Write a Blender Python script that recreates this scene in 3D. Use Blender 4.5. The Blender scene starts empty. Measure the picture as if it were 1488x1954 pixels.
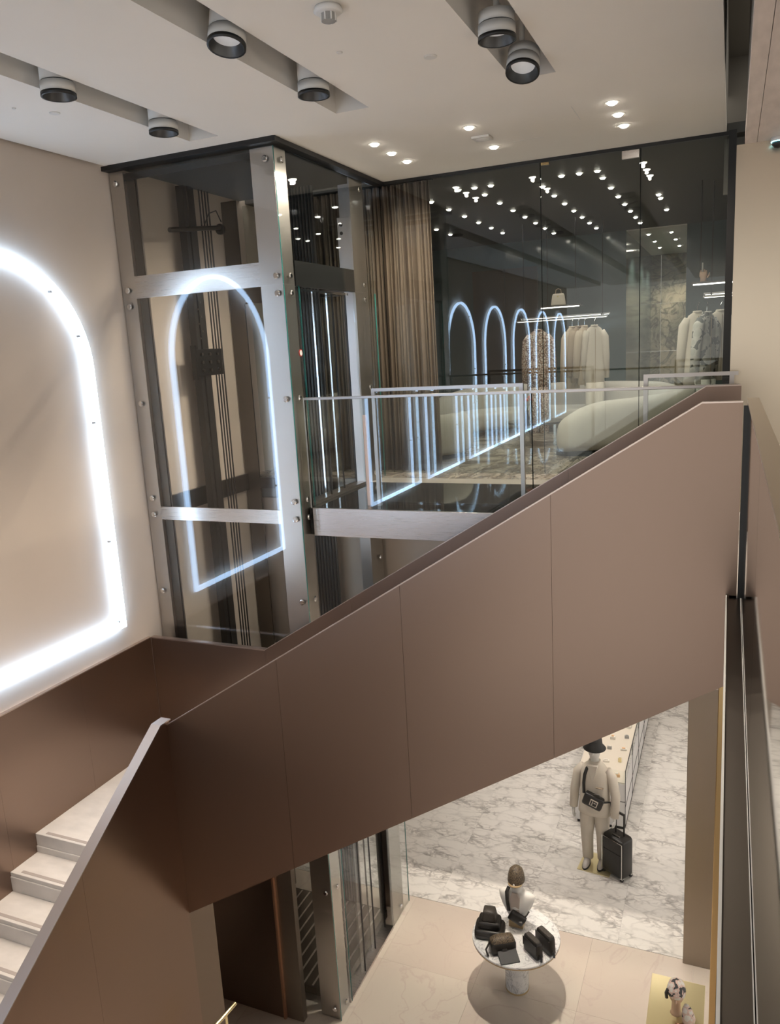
import bpy, bmesh, math, random
from mathutils import Vector, Matrix
random.seed(7)
sc = bpy.context.scene
COL = sc.collection
PI = math.pi

# ------------------------------------------------------------------ camera
EYE = Vector((0.0, 0.0, 1.5))
F_PX, YAW, PITCH, ROLL = 1506.8, math.radians(23.5256), math.radians(11.4996), math.radians(-3.191)
cam = bpy.data.cameras.new('camera')
cam.sensor_fit = 'VERTICAL'; cam.sensor_height = 24.0; cam.lens = F_PX / 1954.0 * 24.0
cam.clip_start = 0.02; cam.clip_end = 200
co = bpy.data.objects.new('camera', cam); COL.objects.link(co)
fw = Vector((-math.sin(YAW) * math.cos(PITCH), math.cos(YAW) * math.cos(PITCH), -math.sin(PITCH)))
rt = Vector((math.cos(YAW), math.sin(YAW), 0)); up = rt.cross(fw)
r2 = math.cos(ROLL) * rt + math.sin(ROLL) * up; u2 = -math.sin(ROLL) * rt + math.cos(ROLL) * up
co.matrix_world = Matrix(((r2.x, u2.x, -fw.x, EYE.x), (r2.y, u2.y, -fw.y, EYE.y), (r2.z, u2.z, -fw.z, EYE.z), (0, 0, 0, 1)))
sc.camera = co

# ------------------------------------------------------------------ world, exposure
w = bpy.data.worlds.new('world'); sc.world = w; w.use_nodes = True
w.node_tree.nodes['Background'].inputs[0].default_value = (1.0, 0.945, 0.87, 1)
w.node_tree.nodes['Background'].inputs[1].default_value = 1.15
sc.view_settings.view_transform = 'Standard'; sc.view_settings.look = 'None'
sc.view_settings.gamma = 1.0; sc.view_settings.use_curve_mapping = False
sc.view_settings.exposure = 0.16
sc.cycles.transparent_max_bounces = 24; sc.cycles.max_bounces = 5; sc.cycles.use_light_tree = False
sc.cycles.glossy_bounces = 4; sc.cycles.diffuse_bounces = 2

def spot(name, loc, energy, size=80, blend=0.6, radius=0.06, col=(1, 0.87, 0.72), target=None, parent=None):
    l = bpy.data.lights.new(name, 'SPOT'); l.energy = energy; l.spot_size = math.radians(size); l.spot_blend = blend
    l.shadow_soft_size = radius; l.color = col
    o = bpy.data.objects.new(name, l); COL.objects.link(o)
    o.location = loc
    if target is not None:
        d = Vector(target) - Vector(loc); o.rotation_euler = d.to_track_quat('-Z', 'Y').to_euler()
    if parent is not None:
        o.parent = parent
    return o

# ------------------------------------------------------------------ materials
M = {}
def newmat(n):
    m = bpy.data.materials.new(n); m.use_nodes = True; M[n] = m
    nt = m.node_tree; return m, nt, nt.nodes['Principled BSDF']
def pm(n, col, rough=0.5, metal=0.0, spec=0.5, emit=None, estr=0.0, noise=0.0, nscale=8.0, bump=0.0, bscale=60.0, stretch=None, coat=0.0):
    m, nt, b = newmat(n)
    b.inputs['Base Color'].default_value = (*col, 1); b.inputs['Roughness'].default_value = rough
    b.inputs['Metallic'].default_value = metal; b.inputs['Specular IOR Level'].default_value = spec
    b.inputs['Coat Weight'].default_value = coat; b.inputs['Coat Roughness'].default_value = 0.05
    if emit: b.inputs['Emission Color'].default_value = (*emit, 1); b.inputs['Emission Strength'].default_value = estr
    if noise or bump:
        tc = nt.nodes.new('ShaderNodeTexCoord'); mp = nt.nodes.new('ShaderNodeMapping')
        nt.links.new(tc.outputs['Object'], mp.inputs[0])
        if stretch: mp.inputs['Scale'].default_value = stretch
    if noise:
        nz = nt.nodes.new('ShaderNodeTexNoise'); nz.inputs['Scale'].default_value = nscale; nz.inputs['Detail'].default_value = 5
        nt.links.new(mp.outputs[0], nz.inputs['Vector'])
        rp = nt.nodes.new('ShaderNodeValToRGB')
        rp.color_ramp.elements[0].position = 0.3; rp.color_ramp.elements[1].position = 0.7
        rp.color_ramp.elements[0].color = (*[c * (1 - noise) for c in col], 1)
        rp.color_ramp.elements[1].color = (*[min(1, c * (1 + noise)) for c in col], 1)
        nt.links.new(nz.outputs['Fac'], rp.inputs[0]); nt.links.new(rp.outputs[0], b.inputs['Base Color'])
    if bump:
        n2 = nt.nodes.new('ShaderNodeTexNoise'); n2.inputs['Scale'].default_value = bscale; n2.inputs['Detail'].default_value = 3
        nt.links.new(mp.outputs[0], n2.inputs['Vector'])
        bp = nt.nodes.new('ShaderNodeBump'); bp.inputs['Strength'].default_value = bump; bp.inputs['Distance'].default_value = 0.01
        nt.links.new(n2.outputs['Fac'], bp.inputs['Height']); nt.links.new(bp.outputs[0], b.inputs['Normal'])
    return m
def marble(n, base, tint, vein, scale=1.4, rough=0.2, vw=0.035, blotch=0.55, distort=1.6, stretch=(1, 1, 1)):
    m, nt, b = newmat(n); b.inputs['Roughness'].default_value = rough
    N = nt.nodes.new; L = nt.links.new
    tc = N('ShaderNodeTexCoord'); oi = N('ShaderNodeObjectInfo')
    mul = N('ShaderNodeMath'); mul.operation = 'MULTIPLY'; mul.inputs[1].default_value = 37.0; L(oi.outputs['Random'], mul.inputs[0])
    ad = N('ShaderNodeVectorMath'); ad.operation = 'ADD'; mp = N('ShaderNodeMapping'); mp.inputs['Scale'].default_value = stretch; mp.inputs['Rotation'].default_value = (0, 0, 0.25); L(tc.outputs['Object'], mp.inputs[0]); L(mp.outputs[0], ad.inputs[0]); L(mul.outputs[0], ad.inputs[1])
    def vn(sc_, det, dist):
        x = N('ShaderNodeTexNoise'); x.inputs['Scale'].default_value = sc_; x.inputs['Detail'].default_value = det
        x.inputs['Distortion'].default_value = dist; L(ad.outputs[0], x.inputs['Vector']); return x
    def band(x, width):
        s = N('ShaderNodeMath'); s.operation = 'SUBTRACT'; s.inputs[1].default_value = 0.5; L(x.outputs['Fac'], s.inputs[0])
        a = N('ShaderNodeMath'); a.operation = 'ABSOLUTE'; L(s.outputs[0], a.inputs[0])
        r = N('ShaderNodeMapRange'); r.inputs['From Min'].default_value = 0; r.inputs['From Max'].default_value = width
        r.inputs['To Min'].default_value = 1; r.inputs['To Max'].default_value = 0; L(a.outputs[0], r.inputs['Value']); return r
    n1 = vn(scale, 6, distort); n2 = vn(scale * 2.7, 5, distort * 0.8); n3 = vn(scale * 0.8, 4, 0.6)
    v1 = band(n1, vw); v2 = band(n2, vw * 0.8)
    mr = N('ShaderNodeMapRange'); mr.inputs['From Min'].default_value = 0.42; mr.inputs['From Max'].default_value = 0.62
    mr.inputs['To Max'].default_value = blotch; L(n3.outputs['Fac'], mr.inputs['Value'])
    mx = N('ShaderNodeMix'); mx.data_type = 'RGBA'; mx.inputs[6].default_value = (*base, 1); mx.inputs[7].default_value = (*tint, 1); L(mr.outputs[0], mx.inputs[0])
    mv = N('ShaderNodeMath'); mv.operation = 'MULTIPLY'; mv.inputs[1].default_value = 0.75; L(v1.outputs[0], mv.inputs[0])
    m2 = N('ShaderNodeMix'); m2.data_type = 'RGBA'; m2.inputs[7].default_value = (*vein, 1); L(mx.outputs[2], m2.inputs[6]); L(mv.outputs[0], m2.inputs[0])
    mw = N('ShaderNodeMath'); mw.operation = 'MULTIPLY'; mw.inputs[1].default_value = 0.4; L(v2.outputs[0], mw.inputs[0])
    m3 = N('ShaderNodeMix'); m3.data_type = 'RGBA'; m3.inputs[7].default_value = (*vein, 1); L(m2.outputs[2], m3.inputs[6]); L(mw.outputs[0], m3.inputs[0])
    L(m3.outputs[2], b.inputs['Base Color'])
    return m
def breccia(n, base, vein, dark, scale, rough):
    """white marble of angular pale patches between broken grey veins"""
    m, nt, b = newmat(n); b.inputs['Roughness'].default_value = rough
    N = nt.nodes.new; L = nt.links.new
    tc = N('ShaderNodeTexCoord'); oi = N('ShaderNodeObjectInfo')
    mul = N('ShaderNodeMath'); mul.operation = 'MULTIPLY'; mul.inputs[1].default_value = 53.0; L(oi.outputs['Random'], mul.inputs[0])
    ad = N('ShaderNodeVectorMath'); ad.operation = 'ADD'; L(tc.outputs['Object'], ad.inputs[0]); L(mul.outputs[0], ad.inputs[1])
    mp = N('ShaderNodeMapping'); mp.inputs['Scale'].default_value = (1.0, 1.9, 1.0); mp.inputs['Rotation'].default_value = (0, 0, 0.2); L(ad.outputs[0], mp.inputs[0])
    nz = N('ShaderNodeTexNoise'); nz.inputs['Scale'].default_value = scale * 1.3; nz.inputs['Detail'].default_value = 6; L(mp.outputs[0], nz.inputs['Vector'])
    sb_ = N('ShaderNodeVectorMath'); sb_.operation = 'SCALE'; sb_.inputs['Scale'].default_value = 0.42; L(nz.outputs['Color'], sb_.inputs[0])
    a2 = N('ShaderNodeVectorMath'); a2.operation = 'ADD'; L(mp.outputs[0], a2.inputs[0]); L(sb_.outputs[0], a2.inputs[1])
    def edge(sc_, wd):
        v = N('ShaderNodeTexVoronoi'); v.feature = 'DISTANCE_TO_EDGE'; v.inputs['Scale'].default_value = sc_; L(a2.outputs[0], v.inputs['Vector'])
        r = N('ShaderNodeMapRange'); r.inputs['From Max'].default_value = wd; r.inputs['To Min'].default_value = 1; r.inputs['To Max'].default_value = 0; L(v.outputs['Distance'], r.inputs['Value']); return r
    e1 = edge(scale, 0.10); e2 = edge(scale * 3.1, 0.16)
    n2 = N('ShaderNodeTexNoise'); n2.inputs['Scale'].default_value = scale * 0.7; n2.inputs['Detail'].default_value = 4; L(mp.outputs[0], n2.inputs['Vector'])
    mk = N('ShaderNodeMapRange'); mk.inputs['From Min'].default_value = 0.44; mk.inputs['From Max'].default_value = 0.60; L(n2.outputs['Fac'], mk.inputs['Value'])
    f2 = N('ShaderNodeMath'); f2.operation = 'MULTIPLY'; L(e2.outputs[0], f2.inputs[0]); L(mk.outputs[0], f2.inputs[1])
    f1 = N('ShaderNodeMath'); f1.operation = 'MULTIPLY_ADD'; f1.inputs[1].default_value = 0.75; f1.inputs[2].default_value = 0.25; L(mk.outputs[0], f1.inputs[0])
    f1b = N('ShaderNodeMath'); f1b.operation = 'MULTIPLY'; L(e1.outputs[0], f1b.inputs[0]); L(f1.outputs[0], f1b.inputs[1])
    x1 = N('ShaderNodeMix'); x1.data_type = 'RGBA'; x1.inputs[6].default_value = (*base, 1); x1.inputs[7].default_value = (*vein, 1)
    g1 = N('ShaderNodeMath'); g1.operation = 'MULTIPLY'; g1.inputs[1].default_value = 0.8; L(f2.outputs[0], g1.inputs[0]); L(g1.outputs[0], x1.inputs[0])
    x2 = N('ShaderNodeMix'); x2.data_type = 'RGBA'; x2.inputs[7].default_value = (*dark, 1); L(x1.outputs[2], x2.inputs[6])
    g2 = N('ShaderNodeMath'); g2.operation = 'MULTIPLY'; g2.inputs[1].default_value = 0.8; L(f1b.outputs[0], g2.inputs[0]); L(g2.outputs[0], x2.inputs[0])
    L(x2.outputs[2], b.inputs['Base Color']); return m
def glass(n, tint, ior=1.5, rough=0.0, gain=0.8):
    m = bpy.data.materials.new(n); m.use_nodes = True; M[n] = m; nt = m.node_tree; nt.nodes.clear()
    N = nt.nodes.new; L = nt.links.new
    out = N('ShaderNodeOutputMaterial'); t = N('ShaderNodeBsdfTransparent'); t.inputs[0].default_value = (*tint, 1)
    g = N('ShaderNodeBsdfGlossy'); g.inputs['Roughness'].default_value = rough; g.inputs[0].default_value = (0.95, 0.97, 1.0, 1)
    fr = N('ShaderNodeLayerWeight'); fr.inputs[0].default_value = 0.5      # Schlick, same from both sides of the thin pane
    pw_ = N('ShaderNodeMath'); pw_.operation = 'POWER'; pw_.inputs[1].default_value = 5.0; L(fr.outputs['Facing'], pw_.inputs[0])
    mu = N('ShaderNodeMath'); mu.operation = 'MULTIPLY_ADD'; mu.inputs[1].default_value = 0.9; mu.inputs[2].default_value = 0.042 * gain; mu.use_clamp = True; L(pw_.outputs[0], mu.inputs[0])
    mx = N('ShaderNodeMixShader'); L(mu.outputs[0], mx.inputs[0]); L(t.outputs[0], mx.inputs[1]); L(g.outputs[0], mx.inputs[2]); L(mx.outputs[0], out.inputs[0])
    return m
def brushed(n, col, rough, axis='z', amt=0.05, aniso=0.0):
    """metal with fine directional brushing"""
    st = {'z': (90, 90, 1.2), 'x': (1.2, 90, 90), 'y': (90, 1.2, 90)}[axis]
    m, nt, b = newmat(n); b.inputs['Metallic'].default_value = 1.0; b.inputs['Base Color'].default_value = (*col, 1)
    tc = nt.nodes.new('ShaderNodeTexCoord'); mp = nt.nodes.new('ShaderNodeMapping'); mp.inputs['Scale'].default_value = st
    nz = nt.nodes.new('ShaderNodeTexNoise'); nz.inputs['Scale'].default_value = 4.0; nz.inputs['Detail'].default_value = 2
    nt.links.new(tc.outputs['Object'], mp.inputs[0]); nt.links.new(mp.outputs[0], nz.inputs['Vector'])
    mr = nt.nodes.new('ShaderNodeMapRange'); mr.inputs['To Min'].default_value = rough - amt * 0.5; mr.inputs['To Max'].default_value = rough + amt * 0.5
    nt.links.new(nz.outputs['Fac'], mr.inputs['Value']); nt.links.new(mr.outputs[0], b.inputs['Roughness'])
    return m
def pattern(n, c1, c2, c3, scale, rough=0.7):
    m, nt, b = newmat(n); b.inputs['Roughness'].default_value = rough
    tc = nt.nodes.new('ShaderNodeTexCoord'); v = nt.nodes.new('ShaderNodeTexVoronoi'); v.inputs['Scale'].default_value = scale
    nz = nt.nodes.new('ShaderNodeTexNoise'); nz.inputs['Scale'].default_value = scale * 0.8; nz.inputs['Distortion'].default_value = 1.5
    nt.links.new(tc.outputs['Object'], v.inputs['Vector']); nt.links.new(tc.outputs['Object'], nz.inputs['Vector'])
    mx = nt.nodes.new('ShaderNodeMath'); mx.operation = 'MULTIPLY'; nt.links.new(v.outputs['Distance'], mx.inputs[0]); mx.inputs[1].default_value = 0.8
    ad = nt.nodes.new('ShaderNodeMath'); ad.operation = 'MULTIPLY'; nt.links.new(mx.outputs[0], ad.inputs[0]); nt.links.new(nz.outputs['Fac'], ad.inputs[1])
    rp = nt.nodes.new('ShaderNodeValToRGB'); e = rp.color_ramp.elements
    rp.color_ramp.interpolation = 'CONSTANT'
    e[0].position = 0; e[0].color = (*c1, 1); e[1].position = 0.16; e[1].color = (*c2, 1); x = e.new(0.26); x.color = (*c3, 1)
    nt.links.new(ad.outputs[0], rp.inputs[0]); nt.links.new(rp.outputs[0], b.inputs['Base Color'])
    return m

pm('wall_paint', (0.62, 0.53, 0.45), 0.75, noise=0.02, nscale=1.5, bump=0.02, bscale=220)
pm('ceiling_paint', (0.84, 0.785, 0.71), 0.8, noise=0.015, nscale=1.0)
pm('dark_ceiling', (0.055, 0.055, 0.05), 0.6)
pm('recess_paint', (0.20, 0.185, 0.16), 0.8)
pm('black', (0.008, 0.008, 0.008), 0.4)
pm('black_soft', (0.02, 0.019, 0.018), 0.55)
pm('black_metal', (0.03, 0.03, 0.03), 0.35, metal=0.7)
brushed('bronze', (0.276, 0.202, 0.162), 0.30, 'z', 0.06)
brushed('taupe_panel', (0.25, 0.20, 0.16), 0.42, 'z', 0.06)
brushed('steel_rail', (0.46, 0.43, 0.41), 0.30, 'x')
brushed('taupe_metal', (0.33, 0.285, 0.24), 0.42, 'z', 0.06)
brushed('bronze_edge', (0.62, 0.52, 0.47), 0.3, 'x')
brushed('bronze_cap', (0.40, 0.355, 0.335), 0.42, 'y')
brushed('steel', (0.62, 0.57, 0.54), 0.28, 'x')
brushed('steel_post', (0.60, 0.555, 0.52), 0.30, 'z')
brushed('steel_dark', (0.14, 0.125, 0.11), 0.32, 'z')
brushed('champagne', (0.60, 0.525, 0.42), 0.30, 'z')
pm('mirror_steel', (0.50, 0.485, 0.43), 0.035, metal=1.0)
brushed('brass', (0.55, 0.40, 0.20), 0.25, 'z')
pm('gold', (0.78, 0.68, 0.40), 0.30, metal=0.7)
pm('copper', (0.52, 0.29, 0.18), 0.35, metal=0.6)
pm('chrome', (0.75, 0.75, 0.74), 0.12, metal=1.0)
pm('fixture_white', (0.70, 0.67, 0.62), 0.5)
pm('fixture_black', (0.012, 0.012, 0.012), 0.35)
pm('reflector', (0.10, 0.10, 0.10), 0.35, metal=0.6)
pm('lamp_glow', (1, 1, 1), 0.5, emit=(1.0, 0.93, 0.82), estr=28.0)
pm('lamp_soft', (0.8, 0.8, 0.8), 0.4, emit=(0.9, 0.95, 1.0), estr=0.12)
pm('lamp_lit', (0.8, 0.8, 0.8), 0.4, emit=(0.95, 0.97, 1.0), estr=0.10)
pm('neon', (1, 1, 1), 0.5, emit=(0.50, 0.71, 1.0), estr=11.0)
pm('led', (1, 1, 1), 0.5, emit=(1.0, 0.97, 0.92), estr=5.0)
pm('neon_clip', (0.45, 0.44, 0.43), 0.5)
pm('black_floor', (0.012, 0.013, 0.014), 0.04, spec=0.7, bump=0.012, bscale=5.0)
pm('threshold_stone', (0.30, 0.27, 0.235), 0.35, noise=0.06)
pm('step_stone', (0.55, 0.505, 0.465), 0.42, noise=0.08, nscale=5.0, stretch=(1, 1.8, 1))
pm('grip', (0.33, 0.28, 0.25), 0.8)
pm('travertine', (0.62, 0.53, 0.47), 0.5, noise=0.10, nscale=5.0, stretch=(3, 0.7, 1))
breccia('marble_white', (0.80, 0.765, 0.715), (0.47, 0.435, 0.40), (0.33, 0.305, 0.285), 2.6, 0.14)
marble('marble_beige', (0.68, 0.60, 0.51), (0.62, 0.51, 0.44), (0.60, 0.49, 0.43), 0.55, 0.13, 0.012, 0.6)
marble('marble_table', (0.84, 0.83, 0.81), (0.68, 0.68, 0.68), (0.38, 0.38, 0.39), 4.0, 0.14, 0.03, 0.5)
marble('marble_room', (0.40, 0.35, 0.29), (0.13, 0.105, 0.083), (0.06, 0.048, 0.04), 2.4, 0.25, 0.06, 1.0, 1.5, (2.0, 0.9, 1))
M['marble_room'].node_tree.nodes['Principled BSDF'].inputs['Specular IOR Level'].default_value = 0.3
marble('marble_green', (0.40, 0.35, 0.25), (0.17, 0.16, 0.12), (0.05, 0.05, 0.04), 1.3, 0.2, 0.05, 0.8)
glass('glass_clear', (0.97, 0.985, 0.978), 1.5, gain=0.7)
glass('glass_shaft', (0.975, 0.98, 0.975), 1.5, gain=0.8)
glass('glass_wall', (0.862, 0.882, 0.862), 1.5, gain=1.0)
pm('glass_edge', (0.03, 0.20, 0.18), 0.1, spec=0.8)
pm('glass_joint', (0.004, 0.005, 0.005), 0.9, spec=0.05)
pm('room_wall', (0.075, 0.11, 0.11), 0.12, spec=0.6)
pm('room_panel', (0.055, 0.048, 0.042), 0.35)
pm('curtain', (0.18, 0.128, 0.10), 0.85, noise=0.08, nscale=20, stretch=(1, 1, 0.1))
pm('sofa', (0.50, 0.465, 0.42), 0.9, bump=0.15, bscale=120)
pm('cloth_white', (0.72, 0.66, 0.57), 0.85, bump=0.1, bscale=40)
pm('cloth_beige', (0.60, 0.51, 0.40), 0.85, bump=0.1, bscale=40)
pm('cloth_tan', (0.42, 0.33, 0.24), 0.85)
pm('suit', (0.70, 0.63, 0.53), 0.8, bump=0.12, bscale=35)
pm('skin_white', (0.80, 0.77, 0.72), 0.35)
pm('skin_grey', (0.50, 0.42, 0.36), 0.45)
pm('skin_tan', (0.62, 0.42, 0.30), 0.4)
pm('leather', (0.016, 0.014, 0.012), 0.38)
pm('leather_top', (0.05, 0.042, 0.034), 0.45, noise=0.4, nscale=120)
pm('shoe', (0.55, 0.50, 0.46), 0.5)
pm('wood_block', (0.50, 0.36, 0.19), 0.45)
pm('box_white', (0.75, 0.70, 0.62), 0.6)
pm('box_orange', (0.75, 0.47, 0.25), 0.6)
pm('box_grey', (0.35, 0.34, 0.32), 0.5)
pm('case_white', (0.68, 0.66, 0.64), 0.4)
pm('case_glow', (0.62, 0.55, 0.45), 0.5, emit=(1, 0.9, 0.75), estr=0.08)
pm('flower', (0.55, 0.16, 0.10), 0.7)
pm('stem', (0.10, 0.16, 0.08), 0.7)
pm('sign_red', (0.55, 0.06, 0.05), 0.5)
pm('sign_white', (0.75, 0.73, 0.70), 0.5)
pm('camera_glow', (0.2, 0.5, 0.6), 0.4, emit=(0.35, 0.85, 1.0), estr=3.0)
pattern('floral', (0.66, 0.58, 0.50), (0.20, 0.12, 0.09), (0.58, 0.45, 0.36), 26)
pattern('toile', (0.56, 0.56, 0.51), (0.64, 0.63, 0.58), (0.14, 0.15, 0.14), 9)
pattern('monogram', (0.06, 0.042, 0.028), (0.16, 0.12, 0.075), (0.045, 0.032, 0.022), 70, 0.55)
pattern('scarf', (0.72, 0.68, 0.62), (0.68, 0.50, 0.42), (0.05, 0.05, 0.05), 16, 0.6)

# ------------------------------------------------------------------ geometry helpers
WL = {}          # world location of every empty / mesh origin
class G:
    def __init__(s): s.v = []; s.f = []; s.m = []
    def add(s, v, f, m=0):
        b = len(s.v); s.v += [Vector(p) for p in v]; s.f += [tuple(i + b for i in q) for q in f]; s.m += [m] * len(f); return s
    def box(s, x, y, z, m=0):
        (x0, x1), (y0, y1), (z0, z1) = x, y, z
        return s.add([(x0, y0, z0), (x1, y0, z0), (x1, y1, z0), (x0, y1, z0), (x0, y0, z1), (x1, y0, z1), (x1, y1, z1), (x0, y1, z1)],
                     [(0, 3, 2, 1), (4, 5, 6, 7), (0, 1, 5, 4), (1, 2, 6, 5), (2, 3, 7, 6), (3, 0, 4, 7)], m)
    def cbox(s, c, d, m=0):
        return s.box((c[0] - d[0] / 2, c[0] + d[0] / 2), (c[1] - d[1] / 2, c[1] + d[1] / 2), (c[2] - d[2] / 2, c[2] + d[2] / 2), m)
    def prism(s, pts, a, b, axis, m=0):
        """polygon of 2-D points extruded between a and b along axis (x: pts are y,z; y: pts are x,z; z: pts are x,y)"""
        def P(p, t): return {'x': (t, p[0], p[1]), 'y': (p[0], t, p[1]), 'z': (p[0], p[1], t)}[axis]
        n = len(pts); v = [P(p, a) for p in pts] + [P(p, b) for p in pts]
        f = [tuple(range(n - 1, -1, -1)), tuple(range(n, 2 * n))] + [(i, (i + 1) % n, n + (i + 1) % n, n + i) for i in range(n)]
        return s.add(v, f, m)
    def rings(s, rs, m=0, cap=True, closed=False):
        n = len(rs[0]); v = [p for r in rs for p in r]; f = []
        K = len(rs)
        for k in range(K if closed else K - 1):
            a = k * n; b = ((k + 1) % K) * n
            f += [(a + i, a + (i + 1) % n, b + (i + 1) % n, b + i) for i in range(n)]
        if cap and not closed: f += [tuple(range(n - 1, -1, -1)), tuple((K - 1) * n + i for i in range(n))]
        return s.add(v, f, m)
    def lathe(s, prof, n=24, c=(0, 0, 0), m=0, cap=True):
        return s.rings([[(c[0] + r * math.cos(2 * PI * i / n), c[1] + r * math.sin(2 * PI * i / n), c[2] + z) for i in range(n)] for r, z in prof], m, cap)
    def tube(s, path, r, n=8, m=0, closed=False, flat=1.0):
        path = [Vector(p) for p in path]; K = len(path); rs = []; ref = None
        for k in range(K):
            if closed: t = path[(k + 1) % K] - path[k - 1]
            else: t = path[min(k + 1, K - 1)] - path[max(k - 1, 0)]
            t.normalize()
            if ref is None:
                ref = Vector((0, 0, 1)) if abs(t.z) < 0.9 else Vector((1, 0, 0))
                if closed: ref = Vector((1, 0, 0))
            a = (ref - t * ref.dot(t)).normalized(); bb = t.cross(a); ref = a
            rr = r[k] if isinstance(r, (list, tuple)) else r
            rs.append([path[k] + a * rr * math.cos(2 * PI * i / n) + bb * rr * flat * math.sin(2 * PI * i / n) for i in range(n)])
        return s.rings(rs, m, True, closed)
    def loft(s, secs, n=16, m=0, power=2.0):
        """secs: (cx,cy,cz,rx,ry) horizontal superellipse sections"""
        rs = []
        for cx, cy, cz, rx, ry in secs:
            r = []
            for i in range(n):
                a = 2 * PI * i / n; ca, sa = math.cos(a), math.sin(a)
                r.append((cx + rx * math.copysign(abs(ca) ** (2 / power), ca), cy + ry * math.copysign(abs(sa) ** (2 / power), sa), cz))
            rs.append(r)
        return s.rings(rs, m)
    def ball(s, c, r, n=14, k=9, m=0):
        rx, ry, rz = r if isinstance(r, (tuple, list)) else (r, r, r)
        return s.loft([(c[0], c[1], c[2] - rz * math.cos(PI * (j + 0.02) / (k + 0.04)), max(1e-4, rx * math.sin(PI * (j + 0.02) / (k + 0.04))), max(1e-4, ry * math.sin(PI * (j + 0.02) / (k + 0.04)))) for j in range(k + 1)], n, m)
    def xf(s, mat):
        s.v = [mat @ p for p in s.v]; return s
    def obj(s, name, mats, parent=None, smooth=False, bevel=0.0, local=False, sub=0, **tags):
        if isinstance(mats, str): mats = [mats]
        if parent is None:
            xs = [p.x for p in s.v]; ys = [p.y for p in s.v]; zs = [p.z for p in s.v]
            org = Vector(((min(xs) + max(xs)) / 2, (min(ys) + max(ys)) / 2, min(zs)))
        elif local: org = Vector()
        else: org = WL[parent.name]
        me = bpy.data.meshes.new(name)
        me.from_pydata([tuple(p - org) for p in s.v], [], s.f)
        for m in mats: me.materials.append(M[m])
        me.polygons.foreach_set('material_index', s.m)
        bm = bmesh.new(); bm.from_mesh(me); bmesh.ops.recalc_face_normals(bm, faces=bm.faces); bm.to_mesh(me); bm.free()
        if smooth: me.polygons.foreach_set('use_smooth', [True] * len(me.polygons))
        o = bpy.data.objects.new(name, me); COL.objects.link(o)
        if parent is None: o.location = org; WL[o.name] = org
        else: o.parent = parent; WL[o.name] = WL.get(parent.name, Vector())
        if bevel:
            md = o.modifiers.new('bevel', 'BEVEL'); md.width = bevel; md.segments = 2; md.limit_method = 'ANGLE'
        if sub:
            md = o.modifiers.new('sub', 'SUBSURF'); md.levels = sub; md.render_levels = sub
        settags(o, **tags); return o
def settags(o, label=None, cat=None, group=None, kind=None):
    if label: o['label'] = label
    if cat: o['category'] = cat
    if group: o['group'] = group
    if kind: o['kind'] = kind
def thing(name, label, cat, loc=(0, 0, 0), rotz=0, group=None, kind=None):
    o = bpy.data.objects.new(name, None); COL.objects.link(o); o.location = loc; o.rotation_euler = (0, 0, rotz)
    o.empty_display_size = 0.1
    WL[o.name] = Vector(loc); settags(o, label, cat, group, kind); return o
def inst(name, me, parent, loc, rot=(0, 0, 0)):
    """a piece sharing mesh data, placed at world loc under parent"""
    o = bpy.data.objects.new(name, me); COL.objects.link(o); o.parent = parent
    o.location = Vector(loc) - WL[parent.name]; o.rotation_euler = rot; WL[o.name] = Vector(loc); return o
def mesh_only(g, name, mats, smooth=False):
    if isinstance(mats, str): mats = [mats]
    me = bpy.data.meshes.new(name); me.from_pydata([tuple(p) for p in g.v], [], g.f)
    for m in mats: me.materials.append(M[m])
    me.polygons.foreach_set('material_index', g.m)
    bm = bmesh.new(); bm.from_mesh(me); bmesh.ops.recalc_face_normals(bm, faces=bm.faces); bm.to_mesh(me); bm.free()
    if smooth: me.polygons.foreach_set('use_smooth', [True] * len(me.polygons))
    return me
def dup(root, loc, label=None, group=None, rotz=None):
    r = root.copy(); COL.objects.link(r); r.location = loc; WL[r.name] = Vector(loc)
    if rotz is not None: r.rotation_euler = (0, 0, rotz)
    if label: r['label'] = label
    if group: r['group'] = group
    for ch in list(root.children):
        c = ch.copy(); COL.objects.link(c); c.parent = r
        for g in ch.children:
            d = g.copy(); COL.objects.link(d); d.parent = c
    return r

# ------------------------------------------------------------------ key dimensions (metres, z=0 is the upper floor)
XL = -5.78          # neon wall
ZC = 3.44           # hall ceiling
ZF = -5.94          # lower floor
YG = 9.08           # showroom glass
YE, XE = 6.68, -3.87    # lift front and right faces
YN, YB = 4.80, 6.46     # stair balustrades
ZL = -2.65          # landing
S = dict(kind='structure')

# ------------------------------------------------------------------ structure: walls, ceilings, floors
G().box((XL - 0.2, XL), (-13, 21), (ZF - 0.2, 4.4)).obj('wall_left', 'wall_paint', **S)
c = G()
TR = [(-4.52, -4.21), (-3.05, -2.75), (-1.555, -1.24)]
YT = 6.35
xs = [-5.735, TR[0][0], TR[0][1], TR[1][0], TR[1][1], TR[2][0], TR[2][1], -0.10]
for i in range(0, 8, 2): c.box((xs[i], xs[i + 1]), (-13, YT), (ZC, 3.84))
c.box((-5.735, -0.10), (YT, 6.60), (ZC, 3.84)); c.box((XE + 0.06, -0.10), (6.60, YG), (ZC, 3.84))
c.box((-5.78, -0.10), (-13, 6.60), (3.84, 3.92))
c.obj('ceiling', 'ceiling_paint', **S)
c = G()   # access hatch outline and faint marks on the ceiling
for a, b in (((-2.05, 8.16), (-1.72, 8.16)), ((-1.30, 7.3), (-1.30, 7.75))):
    c.box((min(a[0], b[0]) - 0.003, max(a[0], b[0]) + 0.003), (min(a[1], b[1]) - 0.003, max(a[1], b[1]) + 0.003), (ZC - 0.0015, ZC))
c.obj('trim_1', 'fixture_white', **S)
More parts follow.
